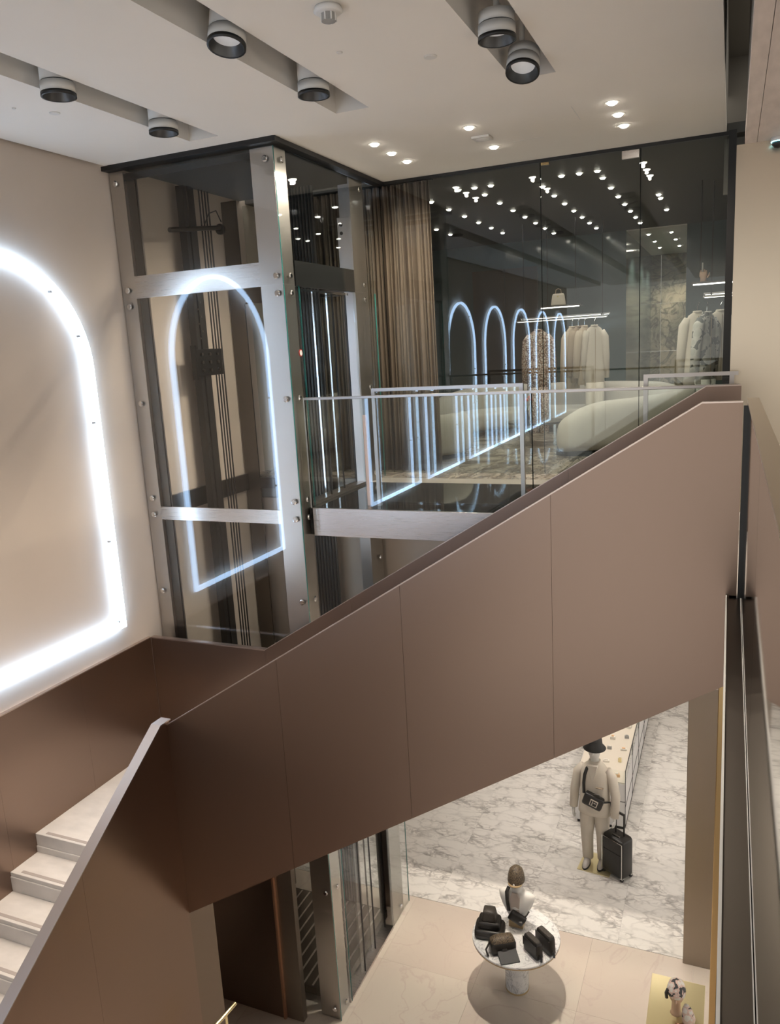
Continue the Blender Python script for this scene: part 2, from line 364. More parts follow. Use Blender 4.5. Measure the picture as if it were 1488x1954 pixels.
G().box((-0.10, 0.30), (-10, 9.4), (4.2, 4.3)).obj('ceiling', 'recess_paint', **S)          # raised slot beside the bulkhead
G().box((-0.12, 3.2), (YG + 0.32, YG + 0.37), (2.9, 4.3)).obj('wall_back', 'recess_paint', **S)
G().box((-0.12, -0.10), (-13, YG + 0.32), (3.845, 4.2)).box((-0.12, -0.097), (-13, YG), (3.50, 3.845)).obj('wall_bulkhead', 'recess_paint', **S)
sof = thing('ceiling', None, None, (0.055, 0, 2.93), kind='structure')
for i in range(12):
    x0 = 0.055 + (0 if i == 0 else 0.0875 + 0.26 * (i - 1)); x1 = x0 + (0.0845 if i == 0 else 0.257)
    G().box((x0, x1), (-6, 7.2), (2.93, 3.05)).obj('stone_plank', 'travertine', sof)
G().box((0.06, 3.2), (-6, 7.2), (3.05, 4.2)).obj('wall_soffit', 'recess_paint', **S)
pw = thing('wall_right', None, None, (0, 7.2, 0), kind='structure')
for i in range(4):
    x0 = -0.002 + i * 0.80
    G().box((x0, x0 + 0.797), (7.2, 7.26), (-0.3, 2.93)).obj('panel', 'champagne', pw)
G().box((0.0, 3.2), (7.26, YG + 0.05), (-0.3, 2.93)).obj('core', 'recess_paint', pw)
G().box((-0.075, -0.005), (YG - 0.06, YG + 0.03), (-0.0, ZC)).obj('trim_2', 'black', **S)
G().box((0.15, 6.0), (-6, YN), (-0.42, 0.0)).box((0.03, 6.0), (YN, 7.2), (-0.42, 0.0)).obj('floor', 'step_stone', **S)

G().box((0.30, 0.5), (-13, 5.55), (ZF, -0.42)).obj('wall_under', 'bronze', **S)  # unseen wall of the lower hall, added to darken reflections in the bronze panels

# ceiling black frame round the lift head and a black sheet coloured as the dark void above the shaft
c = G(); c.box((XL, XE + 0.08), (6.60, 6.70), (3.395, ZC - 0.002)); c.box((XE - 0.02, XE + 0.075), (6.70, YG - 0.03), (3.395, ZC - 0.002))
c.obj('trim_3', 'black', **S)
G().box((XL, XE - 0.02), (6.70, YG - 0.03), (3.46, 3.52)).obj('ceiling', 'black', **S)

# balcony slab with black mirror floor, threshold, showroom floor
G().box((XE, 0.03), (6.86, 8.36), (-0.28, 0.0)).obj('floor', 'black_floor', **S)
G().box((XE, 0.03), (8.36, 8.68), (-0.28, 0.0)).obj('floor', 'threshold_stone', **S)
f = G(); f.box((XE + 0.05, 0.03), (6.835, 6.86), (-0.285, 0.0)); f.obj('trim_4', 'steel', bevel=0.004, **S)
fl = thing('floor', None, None, (-3, 12, 0), kind='structure')
G().box((XL, 3.0), (8.68, 21.2), (-0.28, -0.012)).obj('screed', 'recess_paint', fl)
tm = mesh_only(G().box((-0.496, 0.496), (-0.496, 0.496), (-0.012, 0.0)), 'tile', 'marble_room')
for i in range(7):
    for j in range(12):
        inst('tile', tm, fl, (-5.30 + i * 1.0, 9.19 + j * 1.0, 0), (0, 0, random.choice((0, PI / 2, PI, -PI / 2))))
# showroom shell
G().box((XL, 3.0), (YG + 0.1, 21.2), (ZC, ZC + 0.1)).obj('ceiling', 'dark_ceiling', **S)
bw = thing('wall_back', None, None, (-3, 15.8, 0), kind='structure')
G().box((XL, -1.83), (15.8, 16.0), (0, ZC)).obj('panel', 'room_wall', bw)
G().box((-0.78, 3.0), (15.8, 16.0), (0, ZC)).obj('panel', 'room_wall', bw)
for k in range(2):
    G().box((-4.78 + 0.66 * k, -4.14 + 0.66 * k), (15.74, 15.8), (0.0, 2.95)).obj('panel', 'room_panel', bw)
G().box((2.9, 3.0), (YG, 15.8), (0, ZC)).obj('wall_showroom', 'room_wall', **S)
G().box((-2.60, -1.83), (16.0, 21.2), (0, ZC)).obj('wall_corridor', 'room_wall', **S)
G().box((-0.78, -0.6), (16.0, 21.2), (0, ZC)).obj('wall_corridor', 'room_wall', **S)
G().box((-1.83, -0.78), (15.8, 21.0), (ZC - 0.02, ZC)).obj('ceiling', 'ceiling_paint', **S)
mw = thing('wall_end', None, None, (-1.7, 20.9, 0), kind='structure')
for k in range(2):
    for j in range(3):
        G().box((-2.45 + 0.85 * k, -1.606 + 0.85 * k), (20.9, 21.0), (1.14 * j, 1.136 + 1.14 * j)).obj('slab', 'marble_green', mw)

# showroom glass wall
gw = thing('window_1', None, None, (-2, YG, 0), kind='structure')
JX = [XL + 0.01, -3.86, -1.956, -0.912, -0.05]
for a, b in zip(JX, JX[1:]):
    G().box((a + 0.004, b - 0.004), (YG, YG + 0.012), (0.0, ZC - 0.035)).obj('pane', 'glass_wall', gw)
for a in JX[1:-1]: G().box((a - 0.003, a + 0.003), (YG - 0.001, YG + 0.013), (0.0, ZC - 0.035)).obj('joint', 'glass_joint', gw)
G().box((XE, -0.01), (YG - 0.02, YG + 0.03), (ZC - 0.035, ZC)).obj('top_channel', 'black', gw)
G().box((-1.10, -0.925), (YG - 0.012, YG + 0.022), (3.32, 3.40)).obj('patch_fitting', 'steel', gw, bevel=0.003)
G().box((-1.945, -1.86), (YG - 0.012, YG + 0.022), (3.375, 3.40)).obj('patch_fitting', 'brass', gw)

# lower storey
lf = thing('floor', None, None, (-2, 9, ZF), kind='structure')
G().box((-12, 6), (-6, 21), (ZF - 0.2, ZF - 0.015)).obj('screed', 'step_stone', lf)
tb = mesh_only(G().box((-0.5992, 0.5992), (-0.5992, 0.5992), (-0.015, 0.0)), 'tile', 'marble_beige')
for i in range(6):
    for j in range(6): inst('tile', tb, lf, (-5.6 + 1.2 * i, 2.305 + 1.2 * j, ZF))
tw = mesh_only(G().box((-0.5994, 0.5994), (-0.4494, 0.4494), (-0.015, 0.0)), 'tile', 'marble_white')
for i in range(6):
    for j in range(13): inst('tile', tw, lf, (-5.3 + 1.2 * i, 9.36 + 0.9 * j, ZF), (0, 0, random.choice((0, PI))))
G().box((XE - 2.0, 3.0), (8.70, 8.82), (-2.3, -0.285)).obj('wall_bulkhead', 'wall_paint', **S)
G().box((XL, 4.0), (8.82, 21), (-2.3, -2.2)).obj('ceiling', 'ceiling_paint', **S)
G().box((-12, 6), (20.5, 20.7), (ZF, -2.3)).obj('wall_back', 'wall_paint', **S)
cl = thing('column', 'square brown metal column standing on the lower marble floor', 'column', (-0.16, 9.0, ZF))
G().box((-0.325, 0.02), (8.84, 9.25), (ZF, -2.3)).obj('casing', 'taupe_metal', cl, bevel=0.006)
G().box((0.02, 0.032), (8.86, 9.2), (ZF, -2.3)).obj('edge_strip', 'black_metal', cl)
br = thing('pier', 'narrow brass clad pier below the polished ledge at right', 'pier', (0.3, 5.8, ZF))
G().box((-0.012, 0.5), (5.6, 6.1), (ZF, -0.80)).obj('casing', 'brass', br, bevel=0.005)
G().box((0.034, 0.042), (5.592, 5.6), (ZF, -0.80)).obj('joint', 'black_metal', br)

# ------------------------------------------------------------------ staircase
st = thing('staircase', 'bronze metal staircase with marble steps turning at a landing', 'staircase', (-3, 5.5, ZF))
SL = (1.116 + 1.448) / (-0.139 + 4.23)
def ztop(x): return -1.448 + SL * (x + 4.23) if x < -0.139 else 1.116
def zbot(x): return -3.231 + 0.6243 * (x + 4.248)
seams = [-4.232, -3.096, -2.05, -1.002, 0.071]
nb = G().prism([(-4.23, ztop(-4.23) - 0.01), (-0.139, 1.106), (0.069, 1.106), (0.069, zbot(0.069) + 0.01), (-4.23, zbot(-4.23) + 0.01)], YN + 0.012, YN + 0.04, 'y').obj('near_balustrade', 'bronze', st)
for a, b in zip(seams, seams[1:]):
    a2, b2 = a + 0.001, b - 0.001
    p = [(a2, ztop(a2)), (b2, ztop(b2)), (b2, zbot(b2)), (a2, zbot(a2))]
    if b > -0.1: p = [(a2, ztop(a2)), (-0.139, 1.116), (b2, 1.116), (b2, zbot(b2)), (a2, zbot(a2))]
    G().prism(p, YN, YN + 0.012, 'y').obj('panel', 'bronze', nb)
def cap(pts, y0, y1, t=0.012):
    g = G()
    for (x0, z0), (x1, z1) in zip(pts, pts[1:]):
        g.prism([(x0, z0), (x1, z1), (x1, z1 + t), (x0, z0 + t)], y0, y1, 'y')
    return g
cap([(-4.23, -1.448), (-0.139, 1.116), (0.071, 1.116)], YN - 0.002, YN + 0.045, 0.008).obj('cap', 'bronze_edge', nb)
# far balustrade (inner face seen above the near one)
FT = [(-4.29, -1.42), (-0.16, 1.108), (0.08, 1.108)]
fb = G().prism([(-4.29, -1.42), (-0.16, 1.108), (0.08, 1.108), (0.08, -0.42), (-4.29, -3.1)], YB + 0.012, YB + 0.05, 'y').obj('far_balustrade', 'bronze', st)
fs = [-4.29, -3.27, -2.24, -1.20, 0.08]
def zf(x): return -1.42 + 2.528 / 4.13 * (x + 4.29) if x < -0.16 else 1.108
for a, b in zip(fs, fs[1:]):
    a2, b2 = a + 0.0008, b - 0.0008
    p = [(a2, zf(a2)), (b2, zf(b2)), (b2, zf(b2) - 1.6), (a2, zf(a2) - 1.6)]
    if b > 0: p = [(a2, zf(a2)), (-0.16, 1.108), (b2, 1.108), (b2, -0.4), (a2, zf(a2) - 1.6)]
    G().prism(p, YB, YB + 0.012, 'y').obj('panel', 'bronze', fb)
cap(FT, YB - 0.002, YB + 0.055, 0.006).obj('cap', 'bronze_edge', fb)
lb = G().box((XL + 0.04, -4.29), (YB, YB + 0.05), (-3.2, -1.425)).obj('landing_back_panel', 'bronze', st)
G().box((XL + 0.04, -4.29), (YB - 0.004, YB + 0.055), (-1.425, -1.413)).obj('cap', 'bronze_edge', lb)
# left wall cladding
wy = [6.456, 5.41, 4.365, 3.32, 2.2, 1.0, -0.2]
wp = G().prism([(6.456, -1.42), (4.3, -1.42), (-0.2, -4.3), (-0.2, ZF), (4.3, ZF), (6.456, -3.2)], XL + 0.002, XL + 0.03, 'x').obj('wall_cladding', 'bronze', st)
def zw(y): return -1.42 if y >= 4.3 else -1.42 - 0.64 * (4.3 - y)
for b, a in zip(wy, wy[1:]):
    pts = [(a + 0.0006, zw(a)), (b - 0.0006, zw(b)), (b - 0.0006, max(ZF, zw(b) - 1.9)), (a + 0.0006, max(ZF, zw(a) - 1.9))]
    G().prism(pts, XL + 0.03, XL + 0.04, 'x').obj('panel', 'bronze', wp)
g = G()
for b, a in ((6.456, 4.3), (4.3, -0.2)): g.prism([(b, zw(b)), (a, zw(a)), (a, zw(a) + 0.01), (b, zw(b) + 0.01)], XL, XL + 0.045, 'x')
g.obj('cap', 'bronze_edge', wp)
# landing and steps
ld = G().box((XL + 0.04, -4.24), (4.64, YB), (ZL - 0.12, ZL)).obj('landing', 'step_stone', st, bevel=0.004)
G().box((XL + 0.14, -4.40), (4.665, 4.695), (ZL, ZL + 0.002)).obj('grip_strip', 'grip', ld)
RI, GO = (ZL - ZF) / 18, 0.312
for k in range(1, 18):
    y1 = 4.65 - GO * (k - 1); y0 = y1 - GO; z = ZL - RI * k
    s_ = G().box((XL + 0.04, -4.29), (y0 - 0.012, y1), (z - 0.04, z)).box((XL + 0.04, -4.29), (y1 - 0.02, y1), (z, z + RI - (0.04 if k > 1 else 0.12))).obj('step', 'step_stone', st, bevel=0.004)
    G().box((XL + 0.14, -4.40), (y0 + 0.015, y0 + 0.045), (z, z + 0.002)).obj('grip_strip', 'grip', s_)
RU, GU = -ZL / 16, 4.09 / 16
for k in range(1, 17):
    x0 = -4.23 + GU * (k - 1); z = ZL + RU * k
    G().box((x0, x0 + GU + 0.012), (YN + 0.042, YB - 0.002), (z - 0.04, z)).box((x0, x0 + 0.02), (YN + 0.042, YB - 0.002), (z - RU, z - 0.04)).obj('step', 'step_stone', st)
G().prism([(-4.23, -3.1), (0.03, -0.42), (0.03, -0.44), (0.0, zbot(0) + 0.004), (-4.23, zbot(-4.23) + 0.004)], YN + 0.042, YB + 0.0, 'y').obj('soffit', 'bronze', st)
G().box((XL + 0.04, -4.232), (4.66, YB), (-3.2, ZL - 0.125)).obj('landing_soffit', 'bronze', st)
# descending balustrade, outer face towards the camera
def zd(y): return -1.405 if y > 4.72 else -1.405 - 0.684 * (4.72 - y)
db = G().prism([(YN + 0.04, -1.41), (4.72, -1.41), (1.0, zd(1.0) - 0.005), (-0.4, zd(-0.4) - 0.005), (-0.4, ZF), (YN + 0.04, ZF)], -4.29, -4.222, 'x').obj('lower_balustrade', 'bronze', st)
ds = [5.13, 4.802, 3.73, 2.68, 1.63, 0.58, -0.4]
for b, a in zip(ds, ds[1:]):
    b2, a2 = b - 0.0007, a + 0.0007
    if b > 5: pts = [(a2, -3.0), (b2, -3.0), (b2, ZF), (a2, ZF)]
    elif b > 4.72: pts = [(a2, zd(a2)), (4.72, zd(4.72)), (b2, zd(b2)), (b2, ZF), (a2, ZF)]
    else: pts = [(a2, zd(a2)), (b2, zd(b2)), (b2, ZF), (a2, ZF)]
    G().prism(pts, -4.222, -4.21 if b < 5 else -4.214, 'x').obj('panel', 'bronze' if b < 5 else 'taupe_panel', db)
g = G()
for (a, b) in (((YN + 0.045, -1.405), (4.72, -1.405)), ((4.72, -1.405), (-0.4, zd(-0.4)))):
    g.prism([a, b, (b[0], b[1] + 0.01), (a[0], a[1] + 0.01)], -4.30, -4.205, 'x')
g.obj('cap', 'bronze_cap', db)
# recess under the landing: dark panel wall, copper edge, jamb
uw = thing('wall_recess', None, None, (-5, 6.5, ZF), kind='structure')
G().box((XL, -4.50), (6.50, 6.54), (ZF, -2.9)).obj('panel', 'bronze', uw)
G().box((-4.50, -4.475), (6.485, 6.55), (ZF, -2.9)).obj('edge_strip', 'copper', uw)
G().box((-4.475, -4.26), (6.52, 6.60), (ZF, -2.9)).obj('jamb', 'taupe_metal', uw)
G().box((-5.2, -4.25), (5.13, 5.16), (ZF, -3.1)).obj('wall_return', 'bronze', **S)

# parapet and polished ledge in front of the camera
pp = thing('parapet', 'polished steel parapet beside the viewer with bronze cap', 'parapet', (0.12, 2, -0.1))
for a, b in ((-1.5, 0.6), (0.604, 2.7), (2.704, 4.785)):
    G().box((0.094, 0.146), (a, b), (-0.10, 1.13)).obj('panel', 'mirror_steel', pp)
G().box((0.09, 0.15), (-1.5, 4.785), (1.13, 1.142)).obj('cap', 'champagne', pp)
G().box((0.075, 0.10), (4.786, 4.799), (-0.05, 1.10)).obj('shadow_gap', 'black', pp)
lg = thing('ledge', 'slim polished metal ledge along the foot of the parapet', 'ledge', (0.05, 2, -0.06))
G().box((0.016, 0.093), (-1.5, YN - 0.004), (-0.10, -0.012)).obj('channel', 'steel_dark', lg)
G().box((0.012, 0.020), (-1.5, YN - 0.004), (-0.11, 0.004)).obj('edge_strip', 'sign_white', lg)
G().box((0.0895, 0.0925), (-1.5, YN - 0.004), (-0.012, -0.008)).obj('joint', 'sign_white', lg)

# ------------------------------------------------------------------ neon arches on the left wall
def arch_path(r, hz=1.49, zb=-1.13, n=28):
    p = [(0, -r, zb)]
    p += [(0, -r, zb + (hz - zb) * t) for t in (0.25, 0.5, 0.75)]
    p += [(0, -r * math.cos(PI * i / n), hz + r * math.sin(PI * i / n)) for i in range(n + 1)]
    p += [(0, r, zb + (hz - zb) * t) for t in (0.75, 0.5, 0.25)] + [(0, r, zb)]
    return p
def flat_strip(path, wd, dp, closed=True):
    """rectangular neon flex following a path in the y-z plane, mitred corners"""
    P2 = [Vector((p[1], p[2])) for p in path]; K = len(P2); rs = []
    for k in range(K):
        a = (P2[k] - P2[k - 1]).normalized(); b = (P2[(k + 1) % K] - P2[k]).normalized()
        na = Vector((-a.y, a.x)); nb_ = Vector((-b.y, b.x)); n = (na + nb_).normalized(); n = n / max(0.3, n.dot(na))
        i, o = P2[k] + n * wd / 2, P2[k] - n * wd / 2
        rs.append([(-dp / 2, o.x, o.y), (dp / 2, o.x, o.y), (dp / 2, i.x, i.y), (-dp / 2, i.x, i.y)])
    return G().rings(rs, 0, False, True)
ar = thing('neon_arch', 'tall white neon arch outline glowing on cream wall beside the lift', 'neon light', (XL + 0.055, 5.06, -1.13), group='neon arches along the wall')
ap = arch_path(1.0)
tube = flat_strip([(p[0], p[1], p[2] + 1.13) for p in ap], 0.05, 0.04).obj('tube', 'neon', ar, local=True)
cb = mesh_only(G().cbox((0, 0, 0), (0.03, 0.02, 0.02)), 'clip', 'neon_clip')
for (y, z) in ((0.975 - 0.02, 0.9), (0.955, 2.1), (-0.955, 0.9), (-0.955, 2.1), (0.90, 2.93), (0.62, 3.33), (-0.62, 3.33), (0.94, 0.05)):
    o = bpy.data.objects.new('clip', cb); COL.objects.link(o); o.parent = ar; o.location = (-0.005, y, z)
for k, yc in enumerate((0.30, -2.60, -5.50, -8.40, -11.3)):
    dup(ar, (XL + 0.055, yc, -1.13), 'white neon arch reflected in the showroom glass, %s from the curtain' % ('first', 'second', 'third', 'fourth', 'fifth')[k], 'neon arches along the wall')

# ------------------------------------------------------------------ lift shaft
lift = thing('lift_shaft', 'glass lift shaft with bolted brushed steel frame beside the stairs', 'lift', (-4.8, 7.7, ZF))
bolt = G().lathe([(0.0, 0), (0.029, 0), (0.029, 0.007), (0.020, 0.014), (0.0, 0.014)], 14, m=0, cap=False)
bolt_me = mesh_only(bolt, 'bolt', 'chrome')
levels = [(ZF, -2.93), (-2.925, -0.002), (0.002, 2.168), (2.172, 3.38)]
# front and right glass skins
for z0, z1 in levels:
    g = G(); g.box((XL + 0.012, XE + 0.004), (YE, YE + 0.012), (z0, z1)); g.box((XE + 0.004, XE + 0.0075), (YE, YE + 0.012), (z0, z1), 1); g.obj('glass_pane', ['glass_shaft', 'glass_edge'], lift)
    if z0 < -4 or 0 <= z0 < 1:    # storeys with doors: fixed lights either side of the doorway
        for a, b in ((YE + 0.014, 6.98), (8.20, 8.80)):
            g = G(); g.box((XE - 0.006, XE + 0.006), (a, b), (z0, z1)); g.box((XE - 0.006, XE + 0.006), (b, b + 0.003), (z0, z1), 1); g.obj('glass_pane', ['glass_clear', 'glass_edge'], lift)
    else:
        g = G(); g.box((XE - 0.006, XE + 0.006), (YE + 0.014, 8.80), (z0, z1)); g.obj('glass_pane', ['glass_clear', 'glass_edge'], lift)
# corner posts
p1 = G().box((XL + 0.01, -5.60), (YE + 0.016, YE + 0.034), (ZF, 3.38)).box((-5.615, -5.60), (YE + 0.034, YE + 0.22), (ZF, 3.38)).obj('post', 'steel_post', lift)
G().box((-5.60, -5.50), (YE + 0.06, YE + 0.075), (ZF, 3.38)).obj('flange', 'steel_dark', p1)
p2 = G().box((-4.12, XE - 0.008), (YE + 0.016, YE + 0.034), (ZF, 3.38)).box((XE - 0.026, XE - 0.008), (YE + 0.034, YE + 0.24), (ZF, 3.38)).obj('post', 'steel_post', lift)
p3 = G().box((XE - 0.026, XE - 0.008), (8.28, 8.62), (ZF, 3.38)).box((XE - 0.3, XE - 0.026), (8.60, 8.62), (ZF, 3.38)).obj('post', 'steel_post', lift)
p4 = G().box((XL + 0.02, -5.55), (8.60, 8.62), (ZF, 3.38)).obj('post', 'steel_dark', lift)
for z in (3.28, 2.25, 2.09, 1.10, 0.09, -0.09, -0.95, -2.84, -3.02, -4.3, -5.8):
    inst('bolt', bolt_me, p1, (-5.69, YE - 0.001, z), (PI / 2, 0, 0))
    inst('bolt', bolt_me, p2, (-3.955 if z > 3 else -3.935, YE - 0.001, z), (PI / 2, 0, 0))
    inst('bolt', bolt_me, p2, (XE + 0.007, YE + 0.14, z), (0, PI / 2, 0))
    inst('bolt', bolt_me, p3, (XE + 0.007, 8.50, z), (0, PI / 2, 0))
# beams
for z0, z1 in ((2.165, 2.385), (-0.145, -0.004), (-3.0, -2.85)):
    G().box((-5.60, -4.12), (YE + 0.016, YE + 0.034), (z0, z1)).obj('beam', 'steel', lift)
    if z0 < 2: G().box((XL + 0.02, XL + 0.06), (YE + 0.22, 8.6), (z0 - 0.02, z1 + 0.05)).obj('beam', 'steel_dark', lift)
    G().box((-5.55, XE - 0.3), (8.60, 8.64), (z0, z1)).obj('beam', 'steel_dark', lift)
    G().box((XE - 0.06, XE - 0.01), (6.95, 8.28), (z0, z1 + (0.02 if z0 > 2 else 0))).obj('beam', 'black_metal' if z0 > 2 else 'steel_dark', lift)
G().box((XL + 0.02, XE - 0.02), (YE + 0.02, YE + 0.035), (3.30, 3.36)).obj('beam', 'black_metal', lift)
# landing doors on two storeys: glass leaves with steel edges, header with small sensor
for zb in (0.0, ZF):
    for a, b, dx in ((6.99, 7.42, 0.0), (7.36, 7.80, -0.035), (7.74, 8.19, -0.07)):
        d = G().box((XE - 0.035 + dx, XE - 0.023 + dx), (a, b), (zb + 0.03, zb + 2.13)).obj('door_leaf', 'glass_clear', lift)
        for e in (a, b): G().box((XE - 0.038 + dx, XE - 0.020 + dx), (e - 0.004, e + 0.004), (zb + 0.03, zb + 2.13)).obj('edge_trim', 'chrome' if e == a else 'black_metal', d)
    G().box((XE - 0.14, XE), (6.95, 8.25), (zb - 0.01, zb + 0.03)).obj('door_sill', 'steel', lift)
G().box((XE - 0.09, XE - 0.06), (7.45, 7.60), (2.24, 2.33)).obj('sensor', 'chrome', lift)
G().box((XE - 0.13, XE - 0.07), (6.96, 8.22), (2.13, 2.155)).obj('door_track', 'chrome', lift)
sg = G().lathe([(0.0, 0), (0.035, 0), (0.035, 0.003), (0, 0.003)], 18, cap=False).xf(Matrix.Translation((XE - 0.006, 6.93, 1.53)) @ Matrix.Rotation(PI / 2, 4, 'Y')).obj('prohibition_sticker', 'sign_red', lift)
G().lathe([(0.0, 0), (0.026, 0), (0.026, 0.002), (0, 0.002)], 18, cap=False).xf(Matrix.Translation((XE - 0.002, 6.93, 1.53)) @ Matrix.Rotation(PI / 2, 4, 'Y')).obj('sticker_field', 'sign_white', sg)
# copper coloured plank leaning at the back of the landing door
# guide mast, ropes, brackets, pipe
mast = G().box((-5.66, -5.57), (7.60, 7.80), (ZF, 3.40)).obj('guide_mast', 'black_soft', lift)
G().box((-5.57, -5.55), (7.66, 7.74), (ZF, 3.40)).obj('guide_rib', 'black_soft', mast)
for k in range(6): G().box((-5.556, -5.545), (7.63 + 0.05 * (k % 2), 7.65 + 0.05 * (k % 2)), (1.75 + 0.08 * k, 1.77 + 0.08 * k)).obj('stud', 'steel_dark', mast)
for k in range(4):
    G().tube([(-5.57, 7.90 + 0.055 * k, ZF), (-5.57, 7.90 + 0.055 * k, 3.4)], 0.010, 6).obj('rope', 'black_soft', lift)
bk = G().box((-5.56, -5.52), (7.50, 7.98), (1.34, 1.64)).obj('bracket_plate', 'black_metal', lift, bevel=0.006)
for a in range(3):
    for b in range(3): G().lathe([(0, 0), (0.02, 0), (0.02, 0.02), (0, 0.02)], 8, cap=False).xf(Matrix.Translation((-5.52, 7.58 + 0.15 * a, 1.40 + 0.09 * b)) @ Matrix.Rotation(PI / 2, 4, 'Y')).obj('stud', 'steel_dark', bk)
G().box((-5.56, -5.50), (7.44, 7.47), (1.30, 1.68)).obj('bracket_arm', 'black_metal', bk)
G().tube([(-5.45, 7.15, 2.87), (-5.45, 8.1, 3.0)], 0.026, 10).obj('pipe', 'steel_dark', lift)
G().lathe([(0, 0), (0.06, 0), (0.06, 0.03), (0, 0.03)], 16, cap=False).xf(Matrix.Translation((-5.45, 8.1, 2.98)) @ Matrix.Rotation(PI / 2, 4, 'X')).obj('pipe_flange', 'black_metal', lift)
G().tube([(-5.45, 7.75, 2.95), (-5.43, 7.85, 3.12), (-5.43, 8.0, 3.17), (-5.44, 8.1, 3.06)], 0.007, 6).obj('cable', 'black_soft', lift)
# back guide rails: ribbed plate and perforated bracket rail
rp = G().box((-4.75, -4.45), (8.50, 8.52), (ZF, 3.40)).obj('ribbed_panel', 'steel_dark', lift)
for k in range(7): G().box((-4.74 + 0.042 * k, -4.725 + 0.042 * k), (8.48, 8.50), (ZF, 3.40)).obj('rib', 'black_metal', rp)
for x, z0, z1 in ((-4.95, 2.2, 2.95), (-4.05, 2.25, 3.0)):
    q = G().box((x - 0.08, x + 0.08), (8.44, 8.47), (z0, z1)).obj('bracket_plate', 'steel_post', lift, bevel=0.004)
    for k in range(2): G().lathe([(0, 0), (0.02, 0), (0.02, 0.006), (0, 0.006)], 10, cap=False).xf(Matrix.Translation((x - 0.03, 8.44, z1 - 0.08 - 0.09 * k)) @ Matrix.Rotation(PI / 2, 4, 'X')).obj('hole', 'black', q)
G().box((-5.2, -5.08), (8.5, 8.56), (ZF, 3.40)).obj('guide_rail', 'steel_dark', lift)
G().box((-5.02, -4.86), (8.5, 8.53), (ZF, 3.40)).obj('guide_rail', 'champagne', lift)
G().box((-4.30, -4.22), (7.3, 7.42), (1.0, 1.35)).obj('switch_box', 'black_metal', lift)
# car standing low in the shaft
G().box((-5.45, -4.0), (6.86, 8.35), (-3.55, -3.45)).obj('car_roof', 'black_metal', lift)
cf = G().box((-5.45, -4.0), (6.86, 8.35), (ZF + 0.06, ZF + 0.16)).obj('car_floor', 'steel_dark', lift)
for k in range(12): G().box((-5.4 + 0.118 * k, -5.38 + 0.118 * k), (6.88, 8.33), (ZF + 0.16, ZF + 0.166)).obj('floor_rib', 'steel', cf)
for x, y in ((-5.42, 6.9), (-4.03, 6.9), (-5.42, 8.3), (-4.03, 8.3)): G().box((x - 0.03, x + 0.03), (y - 0.03, y + 0.03), (ZF + 0.16, -3.55)).obj('car_post', 'black_metal', lift)
G().box((-5.44, -4.02), (6.865, 6.875), (ZF + 0.16, -3.55)).obj('car_glass', 'glass_clear', lift)
G().box((-4.75, -4.25), (7.1, 7.9), (-2.2, -1.75)).obj('machine_box', 'black_soft', lift, bevel=0.01)
G().box((-4.65, -4.3), (7.15, 7.8), (-3.45, -2.2)).obj('machine_frame', 'black_soft', lift)
G().tube([(-4.2, 7.0, -0.2), (-4.18, 7.05, -0.6), (-4.2, 7.15, -1.0), (-4.3, 7.3, -1.3), (-4.45, 7.4, -1.75)], 0.012, 6).obj('cable', 'black_soft', lift)

# ------------------------------------------------------------------ balcony railing
rl = thing('glass_railing', 'frameless glass balcony railing with steel handrail above the fascia', 'railing', (-2, 6.84, 0))
G().box((-3.82, 0.075), (6.825, 6.865), (1.075, 1.10)).obj('handrail', 'steel_rail', rl, bevel=0.003)
for a, b in ((-3.82, -1.585), (-1.578, 0.07)):
    g = G(); g.box((a, b), (6.84, 6.852), (0.003, 1.075)); g.box((b, b + 0.004), (6.84, 6.852), (0.003, 1.075), 1); g.box((a - 0.003, a), (6.84, 6.852), (0.003, 1.075), 1); g.obj('pane', ['glass_clear', 'glass_joint'], rl)
G().box((-3.835, -3.822), (6.83, 6.86), (0.0, 1.10)).obj('end_post', 'steel_post', rl)
for nm, x0, x1, zt, lab in (('a', -3.19, -1.70, 1.155, 'inner steel framed glass barrier nearest the lift'), ('b', -0.67, 0.062, 1.19, 'short steel framed glass barrier at the head of the stairs')):
    r = thing('barrier', lab, 'barrier', ((x0 + x1) / 2, 7.05, 0))
    G().box((x0, x1), (7.03, 7.07), (zt - 0.03, zt)).obj('top_rail', 'steel_rail', r)
    for x in ((x0, x1) if nm == 'a' else (x0, x1 - 0.03)): G().box((x - 0.0, x + 0.036) if x == x0 else (x - 0.036, x), (7.03, 7.07), (0, zt - 0.03)).obj('post', 'steel_rail', r)
    G().box((x0 + 0.036, x1 - 0.036 - (0.03 if nm == 'b' else 0)), (7.045, 7.055), (0.02, zt - 0.03)).obj('pane', 'glass_clear', r)
G().box((-3.30, -3.262), (7.03, 7.06), (0, 0.90)).obj('copper_strip', 'copper', None, label='upright copper coloured strip beside the inner glass barrier', cat='strip', bevel=0.003)

